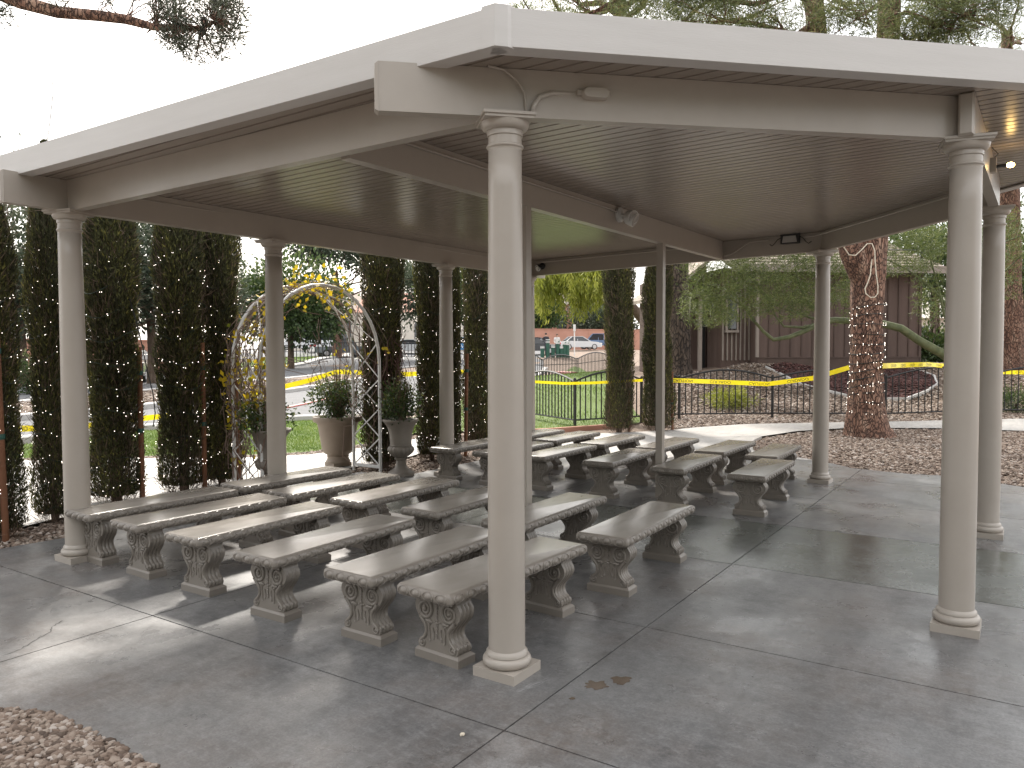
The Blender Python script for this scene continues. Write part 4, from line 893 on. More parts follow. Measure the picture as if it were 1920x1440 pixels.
tag(link('crown',needle_mass(cs,sz,30,.085,.011,K['needledark'],name='crown'),e))
CONE=M('pine_cone',[(0,(.02,.015,.012)),(1,(.05,.035,.028))],scale=30,rough=.9,bump=.8,bscale=60)
for u,v in ((383,40),(380,57),(405,8)): MB().lathe([(.01,-.06),(.035,-.03),(.042,.0),(.03,.035),(.008,.055)],9,tuple(rq(u,v,8.45))).build('pine_cone',CONE,e)
w0=[pix(98,60,8.3),pix(98,130,7.6),pix(99,180,7.0),pix(93,235,6.6),pix(88,268,6.3)]
tag(MB().tube([tuple(q) for q in w0],.0045,5).build('hanging_cable',K['wire']),'thin dark cable hanging from the pine bough to the roof edge','cable')
# palo verde with a long low limb
pv0=np.array([*pix(1806,700,20)[:2],0]); pv0[2]=tz(pv0[0],pv0[1])-.05
def rv(u,v,d=20): return np.array(pix(u,v,d))-pv0
e=empty('palo_verde_tree',tuple(pv0),0,'palo verde with green bark and one long low limb before the brown wall','tree')
t=bark_tube([(0,0,-.1),tuple(rv(1800,660)),tuple(rv(1790,600)),tuple(rv(1800,520)),tuple(rv(1780,440))],[.30,.26,.2,.16,.08],12,4,.05)
LIMBS=[[(1800,690),(1765,662),(1725,640),(1690,616),(1655,607),(1610,603),(1565,600),(1540,606),(1510,620),(1480,632),(1450,637),(1432,622),(1415,603)],[(1540,606),(1505,614),(1470,612),(1455,595),(1440,560)],[(1600,603),(1560,598),(1520,596),(1490,585),(1470,580)],[(1560,600),(1520,575),(1500,540),(1490,500)],[(1790,600),(1765,560),(1730,525),(1700,505),(1650,480)],[(1795,640),(1770,590),(1760,540),(1740,470)],[(1415,603),(1395,575),(1370,560),(1330,555)],[(1440,560),(1410,520),(1380,490)],[(1800,520),(1840,480),(1880,455),(1920,440)],[(1780,560),(1850,540),(1915,480)]]
for i,l in enumerate(LIMBS):
    k=len(l); r0=.125 if i==0 else .045; t.tube([tuple(rv(u,v,20-(.6*j/k if i else .2*j/k))) for j,(u,v) in enumerate(l)],list(np.linspace(r0,.035 if i==0 else .012,k)),8)
t.build('trunk',K['palobark'],e,smooth=True)
P=[];D=[];rn=[]; tw=MB()
def spray(uc,vc,ru,rv_,n,d0=19.6,dn=1.0):
    for k in range(n):
        a=RNG.random()*6.28; r=RNG.random()**.55; u=uc+ru*r*math.cos(a); v=vc+rv_*r*math.sin(a); c=rv(u,v,d0+RNG.normal(0,dn*.5)); dirv=np.array([RNG.normal(0,.6),RNG.normal(0,.6),RNG.normal(-.25,.4)]); dirv+=-CR*.5; dirv/=np.linalg.norm(dirv)
        L=.25+.35*RNG.random()
        if k%5==0: tw.tube([tuple(c-dirv*L*.5),tuple(c+dirv*L*.5+np.array([0,0,-.04]))],[.006,.003],3)
        sh=RNG.normal(0,.15)
        for q in range(16):
            s=RNG.random()-.5; P.append(c+dirv*L*s+RNG.normal(0,.03,3)); D.append(dirv*.8+RNG.normal(0,.55,3)); rn.append(min(1,max(0,.45+sh+RNG.normal(0,.17))))
spray(1375,545,95,55,330); spray(1450,520,90,60,360); spray(1530,520,75,55,300); spray(1330,575,55,40,160); spray(1480,575,60,25,120); spray(1590,560,40,45,70); spray(1690,480,75,35,230); spray(1740,450,60,30,150); spray(1740,540,30,70,90); spray(1890,440,50,50,170); spray(1860,500,40,60,60); spray(1430,470,120,30,170); spray(1340,500,60,40,120); spray(1560,480,60,30,110); spray(1890,520,30,40,40)
tag(tw.build('twigs',K['palobark'],e),kind='stuff'); link('crown',tuft_mesh('crown',np.array(P),np.array(D),K['palo'],.085+.07*RNG.random(len(P)),.012,np.array(rn)),e)
# weeping yellow-green tree beyond the lawn
wb=pix(1075,690,36); wb=(wb[0],wb[1],tz(wb[0],wb[1])); e=empty('weeping_tree',wb,0,'weeping yellow-green tree hanging over the lawn beyond the fence','tree')
wt=bark_tube([(3.2,-3,-.1),(3.0,-2.8,2),(1.5,-1.5,4.2),(0,0,5.5)],[.3,.25,.2,.1],10,4); P=[];D=[];rn=[]
for k in range(420):
    u=1000+145*RNG.random(); top=RNG.uniform(470,530); ln=RNG.uniform(30,80)*(1 if u>1050 or u<1030 else .55); d=36+RNG.normal(0,1.2)
    a=np.array(pix(u,top,d))-np.array(wb); b=np.array(pix(u+RNG.normal(0,6),top+ln,d))-np.array(wb); sh=RNG.normal(0,.14)
    for q in range(36): s=RNG.random(); P.append(a+(b-a)*s+RNG.normal(0,.07,3)); D.append(np.array([RNG.normal(0,.5),RNG.normal(0,.5),-1])); rn.append(min(1,max(0,.5+sh+RNG.normal(0,.18))))
for l in range(12):
    q=np.array(pix(1000+145*RNG.random(),480,36))-np.array(wb); wt.tube(limb_path((0,0,5.5),q,.3,5,.1),list(np.linspace(.08,.02,6)),5)
wt.build('trunk',K['bark'],e,smooth=True); link('crown',tuft_mesh('crown',np.array(P),np.array(D),K['willow'],.22+.12*RNG.random(len(P)),.05,np.array(rn)),e)
# trees across the street
def far_tree(label,u,v,d,h,w,mat,n,leaf,trunk=.18,name='tree',lob=None,bark='bark',shell=.55):
    p=pix(u,v,d); b=(p[0],p[1],tz(p[0],p[1])-.05); th=h*.35
    if lob is None: lob=[(0,0,h*.62,w*.42,w*.42,h*.34),(w*.24,0,h*.55,w*.28,w*.28,h*.24),(-w*.22,w*.1,h*.58,w*.3,w*.3,h*.25),(0,-w*.2,h*.5,w*.3,w*.3,h*.24)]
    return crown_tree(name,label,b,[(0,0,-.1),(.05,0,th*.5),(.0,.05,th),(.05,0,h*.6)],[trunk*1.3,trunk,trunk*.9,trunk*.4],lob,n,leaf,leaf*.55,mat,bark,8,'trees across the street',shell)
far_tree('round dense bright-topped tree behind the vine arch, across the street',545,672,58,8.4,9.6,'leaf',14000,.34,.22,'round_tree')
far_tree('tall grey-green pine-like tree with reddish trunk across the street',632,664,72,13.5,8.5,'greyleaf',7000,.40,.38,'tall_tree',[(0,0,11.5,4,4,2.4),(2.5,-2,9.2,2.6,2.6,1.5),(-2.4,2,10.2,2.6,2.6,1.4),(4.2,-3.5,8.0,2.2,2.2,1.4)],'pinebark')
far_tree('grey-green glossy tree behind the outermost cypress, before the salmon wall',40,700,36,10,9,'greyleaf',22000,.24,.22,'glossy_tree',[(0,0,6.2,4.2,4.2,3.6),(1.5,-2,4.6,3,3,2.2),(-1.5,1.5,4.4,3,3,2.2),(2.5,-3,6,2.5,2.5,2.5)])
far_tree('grey-green glossy tree seen between the dark cypresses, before the salmon wall',285,690,40,10.5,7.5,'greyleaf',20000,.25,.22,'glossy_tree',[(0,0,6.6,3.6,3.6,3.4),(1.5,-2,4.8,2.6,2.6,1.9),(-1.5,1.5,4.6,2.6,2.6,1.8)])
far_tree('grey-green tree behind the slim cypresses across the road',800,664,70,11,9,'greyleaf',6000,.36,.25,'grey_tree')
far_tree('dark tree behind the slim cypresses across the road',875,664,64,9.5,7,'leaf',5000,.34,.22,'dark_tree')
far_tree('olive tree behind the salmon wall past the car park',1125,640,104,7.2,11,'greyleaf',6000,.42,.2,'olive_tree')
far_tree('dark leafy tree at the wall end past the car park',1010,640,98,9,6.5,'leaf',4000,.45,.2,'leafy_tree')
far_tree('dark shrubby tree at the far end of the brown building',1752,690,30,3.6,4.2,'leaf',6000,.16,.14,'shrub_tree',[(0,0,.6,1.3,1.3,.75),(.7,-.6,.5,.9,.9,.6)])
far_tree('broad leafy tree behind the palo verde and brown building',1752,690,36,8.6,6.0,'leaf',9000,.2,.22,'leafy_tree')
far_tree('green tree beyond the pine at the far fence',1915,690,40,8.5,7,'leaf',7000,.22,.22,'leafy_tree')
p=pix(52,745,30); b=(p[0],p[1],tz(p[0],p[1])); crown_tree('hedge_shrub','dark green rounded shrub beside the street behind the outermost cypress',b,[(0,0,-.1),(0,0,.3),(0,0,.6)],[.05,.05,.03],[(0,0,.75,.55,.55,.8),(.3,-.3,.5,.45,.45,.55)],3000,.10,.055,'leaf','bark',5)
for i,(x,y,h,w) in enumerate(((-15,-3,9,8),(-12.5,-10,8.5,8),(-5,-14.5,9,9),(-14,5,8.5,7),(-9,-14,8,7))):  # leafy trees added behind the camera to block low sky and darken the beams
    lob=[(0,0,h*.55,w*.45,w*.45,h*.36),(w*.25,.5,h*.38,w*.34,w*.34,h*.28),(-w*.25,-.5,h*.40,w*.34,w*.34,h*.28)]
    crown_tree('garden_tree',['leafy garden tree across the open floor from the benches, toward the hedge end','leafy garden tree across the open floor, second from the hedge end','leafy garden tree across the open floor, third from the hedge end','leafy garden tree beyond the gravel bed with the curved edge','leafy garden tree across the open floor, set behind its neighbours'][i],(x,y,0),[(0,0,-.1),(.1,0,1.2),(.1,.1,h*.3),(0,0,h*.6)],[.3,.24,.2,.1],lob,5200,.42,.24,'leaf','bark',8,'garden trees across the floor',.5)
# low golden bush on the slope behind the fence
p=gp(1368,765); crown_tree('low_bush','low golden-green bush on the gravel behind the metal fence',(p[0],p[1],p[2]),[(0,0,-.05),(0,0,.1),(0,0,.2)],[.03,.03,.02],[(0,0,.22,.62,.62,.26)],2600,.09,.02,'willow','bark',5,None,.4)
p=gp(1905,772); crown_tree('low_bush','low green bush on the gravel near the fence end',(p[0],p[1],p[2]),[(0,0,-.05),(0,0,.1),(0,0,.2)],[.03,.03,.02],[(0,0,.25,.7,.7,.3)],2600,.08,.02,'leaf','bark',5,None,.4)
# ================================================================== VINE ARCH AND POTS
AX0,AX1,AY0,AY1=2.52,4.47,5.10,5.60
arch=empty('garden_arch',((AX0+AX1)/2,(AY0+AY1)/2,0),0,'white metal garden arch with crossed lattice sides, overgrown with vine','arch'); ac=Vector(arch.location)
hw=(AX1-AX0)/2; hd=(AY1-AY0)/2; SPR=1.50; TOPZ=2.47
def archpt(t):                       # t from 0 (left foot) to 1 (right foot), local x,z
    if t<.3: return (-hw,SPR*t/.3)
    if t>.7: return (hw,SPR*(1-t)/.3)
    a=math.pi*(1-(t-.3)/.4); return (hw*math.cos(a),SPR+(TOPZ-SPR)*math.sin(a))
for y in (-hd,hd):
    MB().tube([(*[archpt(t)[0]],y,archpt(t)[1]-.02*(t in(0,1))) for t in np.linspace(0,1,41)],.021,4 if 0 else 8).build('arch_rail',K['white'],arch,auto=60)
for s in (0,1):
    f=(lambda t:t) if s==0 else (lambda t:1-t)
    MB().bar((archpt(f(.0))[0],-hd,.07),(archpt(f(0))[0],hd,.07),.022,.04).build('bottom_rail',K['white'],arch)
ts=[0.014,.094,.174,.254,.334,.414,.5,.586,.666,.746,.826,.906,.986]
for a,b in zip(ts[:-1],ts[1:]):
    xa,za=archpt(a); xb,zb=archpt(b)
    MB().bar((xa,-hd,za),(xb,hd,zb),.014,.014).build('lattice_bar',K['white'],arch); MB().bar((xa,hd,za),(xb,-hd,zb),.014,.010).build('lattice_bar',K['white'],arch)
# vine
RNG=np.random.default_rng(5)
vine=empty('vine',tuple(ac),0,'bare twining vine with yellow leaves climbing the white arch','plant'); vs_=MB(); P=[];D=[];rn=[]
for k in range(70):
    left=RNG.random()<.72; t0=RNG.uniform(0,.2) if left else RNG.uniform(.62,1.0); ln=RNG.uniform(.18,.5); pts=[]
    y=RNG.uniform(-hd,hd); off=RNG.normal(0,.04)
    for q in range(9):
        t=min(1,max(0,(t0+ln*q/8) if left else (t0-ln*q/8))); xx,zz=archpt(t); y=np.clip(y+RNG.normal(0,.10),-hd-.12,hd+.12); pts.append((xx*(1+off)+RNG.normal(0,.05),y,max(.05,zz+RNG.normal(0,.05))))
    vs_.tube(pts,[.007-.0005*q for q in range(9)],4)
    for q in pts[2:]:
        if RNG.random()<(.28 if left else .08):
            m=RNG.integers(2,6)
            for _ in range(m): P.append(np.array(q)+RNG.normal(0,.06,3)); D.append(RNG.normal(0,1,3)+np.array([0,-.2,-.3])); rn.append(np.clip(RNG.normal(.62 if q[2]>.9 else .40,.25),0,1))
for k in range(95):                   # golden crown of leaves
    c=np.array(pix(RNG.normal(575,38),RNG.normal(538,16),9.75))-np.array(ac); P.append(c+RNG.normal(0,.05,3)); D.append(RNG.normal(0,1,3)); rn.append(np.clip(RNG.normal(.8,.15),0,1))
for k in range(26):
    c=np.array(pix(RNG.uniform(480,690),RNG.uniform(590,740),9.9))-np.array(ac); q=c+RNG.normal(0,.25,3); vs_.tube([tuple(c),tuple((c+q)/2+RNG.normal(0,.08,3)),tuple(q)],.004,4)
vs_.build('stems',K['vine'],vine); link('leaves',tuft_mesh('leaves',np.array(P),np.array(D),K['vineleaf'],0.05+.045*RNG.random(len(P)),.055,np.array(rn)),vine)
# bare brown vine tangle on the neighbouring cypress
bv=empty('bare_vine',(4.62,5.22,0),0,'tangle of bare reddish vine stems hanging beside the white arch','plant'); m=MB()
for k in range(60):
    a=RNG.uniform(-.3,.3); z1=RNG.uniform(1.5,2.0); pts=[(RNG.uniform(-.05,.25),RNG.uniform(-.2,.25),z1)]
    for q in range(7): pts.append((pts[-1][0]+RNG.normal(0.02,.05),pts[-1][1]+RNG.normal(0,.05),pts[-1][2]-RNG.uniform(.08,.2)))
    m.tube(pts,.0045,4)
m.build('stems',M('reddish_vine',[(.3,(.10,.05,.045)),(.7,(.18,.10,.09))],scale=8,rough=.9),bv)
def leafy(name,label,loc,R,H,n,mat,leaf,z0,sprawl=0,tw=30):
    e=empty(name,loc,0,label,'plant'); q=RNG.normal(size=(n,3)); q/=np.linalg.norm(q,axis=1)[:,None]; r=RNG.random((n,1))**.45; p=q*r*np.array([R,R,H*.55])*(1+.25*np.sin(q[:,:1]*5+q[:,1:2]*4))+np.array([0,0,z0+H*.42]); p=p[p[:,2]>z0-.12]; n=len(p)
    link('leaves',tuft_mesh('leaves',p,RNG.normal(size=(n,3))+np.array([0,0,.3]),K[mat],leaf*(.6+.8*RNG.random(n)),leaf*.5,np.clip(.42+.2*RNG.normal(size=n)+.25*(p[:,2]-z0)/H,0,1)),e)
    st=MB()
    for k in range(tw):
        a=RNG.random()*6.28; rr=R*RNG.random(); zz=z0+H*(.5+.7*RNG.random()*(1+sprawl)); st.tube([(0.05*math.cos(a),.05*math.sin(a),z0-.06),(rr*.6*math.cos(a),rr*.6*math.sin(a),z0+(zz-z0)*.6),(rr*math.cos(a),rr*math.sin(a),zz)],[.006,.005,.003],4)
    st.build('stems',K['vine'],e); return e
def urn(loc,label,s=1.0,flute=True):
    e=empty('urn',loc,0,label,'planter','classical urns by the arch')
    b=MB().lathe([(.001,0),(.175,0),(.175,.03),(.165,.045),(.135,.06),(.085,.10),(.068,.15),(.066,.20),(.085,.215),(.088,.23),(.075,.24)],32); b.build('foot',K['urn'],e,auto=40)
    fl=lambda j,t:(0.011*abs(math.sin(9*t)) if 1<=j<=5 else 0)
    MB().lathe([(.075,.24),(.105,.262),(.150,.30),(.168,.335),(.162,.365),(.145,.385),(.138,.39)],108,cap=False,flute=fl).build('fluted_bowl',K['urn'],e,auto=60)
    MB().lathe([(.138,.39),(.148,.395),(.148,.405),(.140,.41),(.142,.45),(.152,.55),(.172,.63),(.205,.69),(.232,.715),(.238,.725),(.238,.74),(.228,.746),(.205,.738),(.185,.70),(.17,.69)],40,cap=False).build('bell',K['urn'],e,auto=50)
    MB().lathe([(.001,.70),(.19,.70)],24,cap=False).build('soil',K['soil'],e); return e
urn((4.44,4.70,0),'taupe fluted urn planter on the floor right of the white arch, beside bench ends'.replace('right of','next to'))
leafy('potted_shrub','leafy green shrub with red stems growing in the fluted urn by bench end',(4.44,4.70,0),.27,.55,1500,'potleaf',.05,.74,.3,40)
urn((2.66,5.12,0),'taupe urn planter half hidden behind the round column by the arch')
leafy('potted_shrub','green shrub spilling from the urn behind the round column',(2.60,5.14,0),.30,.42,1500,'potleaf',.05,.72,.1,24)
pe=empty('pot',(4.60,6.05,0),0,'large tan tapered pot on the pale path behind the arch','planter')
MB().lathe([(.001,0),(.20,0),(.20,.05)],4,cap=True).build('base_slab',K['pot'],pe).rotation_euler=(0,0,.5)
MB().lathe([(.175,.05),(.175,.075),(.16,.09),(.15,.12),(.155,.135),(.16,.145),(.15,.155),(.16,.165),(.20,.19),(.225,.24),(.285,.60),(.30,.62),(.305,.635),(.345,.64),(.352,.67),(.348,.71),(.33,.715),(.30,.70),(.28,.66)],40,cap=False).build('bowl',K['pot'],pe,auto=40)
MB().lathe([(.001,.66),(.29,.66)],24,cap=False).build('soil',K['soil'],pe)
leafy('potted_shrub','twiggy green and cream shrub growing in the large tan pot',(4.60,6.05,0),.40,.62,2600,'potleaf',.05,.70,.45,90)
MB
# ================================================================== FENCES
def fence(label,posts,h=.98,arch_h=.20,gap=.105,pr=.011,rail=.021,name='metal_fence',group='black metal fences',midrail=False):
    e=empty(name,(posts[0][0],posts[0][1],0),0,label,'fence',group); off=Vector((-posts[0][0],-posts[0][1],0))
    def pos(x,y): return tz(x,y)
    for (x,y) in posts:
        z=pos(x,y); mb=MB().box(x-.026,x+.026,y-.026,y+.026,z-.06,z+h+.03); mb.lathe([(.026,h+.03),(.03,h+.04),(.018,h+.06),(.001,h+.065)],8,(x,y,z)); mb.build('post',K['blackmetal'],e,loc=off)
    for (a,b) in zip(posts[:-1],posts[1:]):
        a=np.array(a);b=np.array(b);L=np.hypot(*(b-a)); n=max(3,int(round(L/gap))); za,zb=pos(*a),pos(*b)
        top=lambda t: za+(zb-za)*t+h-.02+arch_h*math.sin(math.pi*t)
        pt=lambda t,z:(a[0]+(b[0]-a[0])*t,a[1]+(b[1]-a[1])*t,z)
        MB().tube([pt(t,top(t)) for t in np.linspace(0,1,17)],rail,4).build('top_rail',K['blackmetal'],e,loc=off)
        MB().tube([pt(t,za+(zb-za)*t+.11) for t in np.linspace(0,1,3)],rail*.85,4).build('bottom_rail',K['blackmetal'],e,loc=off)
        if midrail: MB().tube([pt(t,za+(zb-za)*t+h*.72) for t in np.linspace(0,1,3)],rail*.6,4).build('middle_rail',K['blackmetal'],e,loc=off)
        for i in range(1,n):
            t=i/n; x,y,_=pt(t,0); z0=za+(zb-za)*t+.10; MB().box(x-pr,x+pr,y-pr,y+pr,z0,top(t)).build('picket',K['blackmetal'],e,loc=off)
    return e
fence('black arched metal fence in front of lawn, gravel slope and brown building',[(14.4,10.3),(12.95,8.35),(11.63,6.06),(13.35,5.25),(14.35,4.72),(15.76,2.91),(17.0,.595),(18.2,-1.5),(19.3,-3.9)][1:],gap=.15)
fp=[pix(985,716,40)[:2],pix(1016,712,41)[:2],pix(1082,703,44)[:2],pix(1142,689,47)[:2]]
fence('black arched metal fence on the far side of the lawn',[tuple(q) for q in fp],h=1.02,arch_h=.27,gap=.16,pr=.016,rail=.03,midrail=True)
fq=[pix(u,v,d)[:2] for u,v,d in ((430,675,58),(470,673,60),(520,671,62),(570,670,64),(625,669,66),(685,667,69),(740,666,72),(790,665,74))]
fence('straight black metal fence before the car park across the road',[tuple(q) for q in fq],h=1.45,arch_h=0,gap=.36,pr=.024,rail=.03)
# ================================================================== CAUTION TAPE
def text_mesh(word,size):
    cu=bpy.data.curves.new('lettering','FONT'); cu.body=word; cu.size=size; cu.align_x='CENTER'; cu.align_y='CENTER'; ob=bpy.data.objects.new('lettering',cu); COL.objects.link(ob)
    bpy.context.view_layer.update(); me=bpy.data.meshes.new_from_object(ob.evaluated_get(bpy.context.evaluated_depsgraph_get())); bpy.data.objects.remove(ob); bpy.data.curves.remove(cu)
    v=np.empty(len(me.vertices)*3,np.float32); me.vertices.foreach_get('co',v); v=v.reshape(-1,3); f=[tuple(p.vertices) for p in me.polygons]; bpy.data.meshes.remove(me); return v,f
WORDS=[text_mesh('CAUTION',.098),text_mesh('CUIDADO',.098)]
def tape(label,pts,w=.085,sag=.06,twist=0,text=True,start=.2):
    P=[];
    for a,b in zip(pts[:-1],pts[1:]):
        a=np.array(a);b=np.array(b);n=14
        for i in range(n): t=i/n; q=a+(b-a)*t; q[2]-=sag*math.sin(math.pi*t)*min(1,np.linalg.norm(b-a)/3); P.append(q)
    P.append(np.array(pts[-1],float)); P=np.array(P); S=np.r_[0,np.cumsum(np.linalg.norm(np.diff(P,axis=0),axis=1))]
    def at(s):
        q=np.array([np.interp(s,S,P[:,k]) for k in range(3)]); d=np.array([np.interp(s+.05,S,P[:,k])-np.interp(s-.05,S,P[:,k]) for k in range(3)]); d/=np.linalg.norm(d)+1e-9
        nrm=np.cross(d,[0,0,1]); nrm/=np.linalg.norm(nrm)+1e-9; up=np.cross(nrm,d); a=.18*math.sin(s*1.9)+twist*math.sin(s*.8); return q,nrm*math.cos(a)+up*math.sin(a),up*math.cos(a)-nrm*math.sin(a)
    e=empty('caution_tape',tuple(P[0]),0,label,'tape','yellow caution tape'); o0=P[0]
    ss=np.linspace(0,S[-1],max(12,int(S[-1]/.12))); V=[];F=[]
    for s in ss:
        q,n,u=at(s); V+= [q-u*w/2-o0,q+u*w/2-o0]
    for i in range(len(ss)-1): F.append((2*i,2*i+1,2*i+3,2*i+2))
    MB().add(V,F).build('ribbon',K['tape'],e)
    if text:
        s=start;k=0
        side=None
        while s<S[-1]-.3:
            v,f=WORDS[k%2]; VV=[]
            q,n,u=at(s); side=1 if np.dot(n,CAM-q)>0 else -1
            # letters run with the viewer's left-to-right here, flipped top to bottom as in the place
            lr=1 if np.dot(np.cross(u,n*side),CR)>0 else -1
            for a,b,_ in v:
                q,n,u=at(s+a*.95*(1 if np.dot((at(s+.1)[0]-at(s)[0]),CR)>0 else -1)); VV.append(q-u*b*.78+n*side*.004-o0)
            MB().add(VV,f).build('lettering',K['tapetext'],e); s+=.78; k+=1
    return e
def T3(u,v,d): return tuple(pix(u,v,d))
tape('yellow caution tape strung from sparse cypress to thick pine trunk',[T3(1262,713,15.6),T3(1345,716,15.7),T3(1440,720,15.6),T3(1525,709,15.0),T3(1592,689,14.45)],.09,.0)
tape('yellow caution tape running from the thick pine along the fence top',[T3(1655,686,14.5),T3(1740,683,17.5),T3(1790,688,19),T3(1882,698,20),T3(1990,699,20)],.10,.0,start=.8)
tape('yellow caution tape from the outermost cypress to the cypress pair',[T3(-60,800,8.2),T3(30,804,9.2),T3(66,803,9.6),T3(180,797,10.2),T3(250,786,10.7),T3(292,782,10.8),T3(360,775,11)],.075,.0,start=.25)
tape('yellow caution tape slanting past the arch to the slim cypresses',[T3(470,742,12),T3(537,724,13),T3(585,712,13.6),T3(630,697,14.2),T3(690,699,14.2),T3(760,702,14.2),T3(800,700,14.2),T3(866,697,14.6),T3(905,700,14.6)],.085,.0,text=False)
tape('yellow caution tape across the lawn in front of the arched fence',[T3(925,708,15.6),T3(1004,716,15.8),T3(1060,719,15.8),T3(1110,718,15.6),T3(1150,716,15.4),T3(1205,713,15.5)],.055,.0,text=False)
# ================================================================== RED MULCH CIRCLE
pts=[gp(u,v) for u,v in ((1436,689),(1462,704),(1500,721),(1545,736),(1590,746),(1640,752),(1700,750),(1738,738),(1757,722),(1752,707),(1725,697),(1680,690),(1600,686),(1520,684),(1465,684))]
cir=[(p[0],p[1]) for p in pts]
sheet('mulch_bed',cir,.02,K['redbase'],.8,'round bed of dark red mulch on the slope before the brown building','mulch bed')
stones('mulch',cir,7000,.03,.075,.02,K['redmulch'],OCTA,'dark red mulch chips in the round bed','mulch')
kerb('bed_edging',cir[:11],.06,.05,K['kerb'],label='grey stone edging round the red mulch bed',cat='edging')
# ================================================================== BROWN BUILDING
q0=pix(1420,679,26.5); q1=pix(1722,681,27.3); q0=np.array([q0[0],q0[1]]); q1=np.array([q1[0],q1[1]]); dv=(q1-q0)/np.hypot(*(q1-q0)); nv=np.array([-dv[1],dv[0]])
if nv@(q0-CAM[:2])<0: nv=-nv            # nv points away from the viewer
LB=np.hypot(*(q1-q0)); zb=1.02; HB=3.45
bl=empty('brown_building',(q0[0],q0[1],zb),math.atan2(dv[1],dv[0]),'brown board-and-batten building with shingle roof on the gravel slope','building')
sgn=1 if np.dot(nv,[-dv[1],dv[0]])>0 else -1      # local +y is away
def lbx(x0,x1,y0,y1,z0,z1): return MB().box(x0,x1,min(y0*sgn,y1*sgn),max(y0*sgn,y1*sgn),z0,z1)
lbx(0,LB,0,6,-.6,HB).build('wall',K['siding'],bl)
sk=lbx(-.02,LB+.02,-.05,.02,-.5,.32); w=sk.build('skirting',K['batten'],bl); lbx(-.03,LB+.03,-.07,.02,.32,.36).build('water_table',K['batten'],bl)
nb=int(LB/.40)
for i in range(nb+1):
    x=i*LB/nb; lbx(x-.022,x+.022,-.03,.01,.36,HB).build('batten',K['batten'],bl)
lbx(-.06,.03,-.05,.05,.36,HB).build('corner_board',K['trim'],bl); lbx(LB-.03,LB+.06,-.05,.05,-.4,HB).build('corner_board',K['batten'],bl)
# side wall receding on the left with close battens and a shuttered window
lbx(-1.05,0,.62,4,-.6,HB).build('wall',K['siding'],bl)
for i in range(7):
    x=-1.0+i*.16; lbx(x-.022,x+.022,.56,.64,.25,HB).build('batten',K['trim'],bl)
wn=lbx(-.88,-.52,.50,.62,1.35,2.5).build('window',K['glass'],bl)
for x in (-.90,-.51): lbx(x-.03,x+.03,.47,.6,1.28,2.55).build('frame',K['trim'],wn)
lbx(-.95,-.46,.44,.62,1.22,1.30).build('sill',K['trim'],wn)
# recessed porch wing with posts
lbx(-2.95,-1.05,2.0,4,-.6,HB-.3).build('wall',K['siding'],bl)
for i in range(9): 
    x=-2.9+i*.22; lbx(x-.022,x+.022,1.95,2.02,0,HB-.3).build('batten',K['batten'],bl)
for x in (-2.55,-2.10,-1.65): lbx(x-.06,x+.06,1.0,1.12,-.5,2.5).build('porch_post',K['trim'],bl)
lbx(-2.9,-1.1,.9,1.2,2.45,2.65).build('porch_beam',K['batten'],bl)
lbx(-1.24,-1.14,1.85,1.95,-.5,3).build('downpipe',K['blackmetal'],bl)
# roof: main eave with fascia, and a gable wing
rf=MB(); y=sgn; rf.add([(-1.2,-.55*y,HB-.10),(LB+.6,-.55*y,HB-.10),(LB+.6,3*y,HB+1.25),(-1.2,3*y,HB+1.25),(-1.2,-.55*y,HB+.0),(LB+.6,-.55*y,HB+.0),(LB+.6,3*y,HB+1.37),(-1.2,3*y,HB+1.37)],[(0,1,2,3),(4,5,6,7),(0,1,5,4),(1,2,6,5),(2,3,7,6),(3,0,4,7)])
ro=rf.build('roof',K['shingle'],bl); lbx(-1.2,LB+.6,-.60,-.56,HB-.22,HB+.01).build('fascia',K['trim'],ro)
for k in range(10):
    yy=-.55+k*.36; zz=HB+.012+ (yy+.55)*1.37/3.55; lbx(-1.2,LB+.6,yy,yy+.34,zz,zz+.022).build('shingle_course',K['shingle'],ro)
gb=MB(); zr=HB+1.0
gb.add([(-3.3,.2*y,2.35),(-.9,.2*y,HB+.75),(-.9,4.3*y,HB+.75),(-3.3,4.3*y,2.35),(-3.3,.2*y,2.48),(-.9,.2*y,HB+.88),(-.9,4.3*y,HB+.88),(-3.3,4.3*y,2.48)],[(0,1,2,3),(4,5,6,7),(0,1,5,4),(1,2,6,5),(2,3,7,6),(3,0,4,7)])
g2=gb.build('gable_roof',K['shingle'],bl)
gf=MB(); gf.add([(-2.95,1.99*y,2.3),(-1.05,1.99*y,2.3),(-1.05,1.99*y,HB+.62),(-2.95,1.99*y,2.5)],[(0,1,2,3)]); gf.build('gable_wall',K['siding'],bl)
# porch light string bulb on wire in front of the wall
sb=empty('string_bulb',T3(1728,489,20),0,'hanging pale bulb on a dark wire before the brown wall','bulb'); o=np.array(pix(1728,489,20))
MB().ball((0,0,0),.055,.055,.06,10,7).build('bulb',K['offwhite'],sb,smooth=True); MB().lathe([(.03,.05),(.035,.1),(.03,.19),(.01,.27)],10).build('socket',K['blackmetal'],sb)
MB().tube([tuple(np.array(pix(1660,468,15))-o),tuple(np.array(pix(1728,469,20))-o),tuple(np.array(pix(1800,468,22))-o)],.008,5).build('wire',K['wire'],sb)
# ================================================================== UTILITY BOX
p=gp(1258,702); ub=empty('utility_box',(p[0],p[1],p[2]-.05),R_(30),'pale metal utility cabinet beside the sparse cypress','cabinet')
MB().box(-.24,.24,-.2,.2,0,.42).build('cabinet',K['utility'],ub); MB().box(-.26,.26,-.22,.22,.42,.46).build('lid',K['utility'],ub); MB().box(-.30,.30,-.26,.26,-.1,.03).build('pad',K['kerb'],ub)
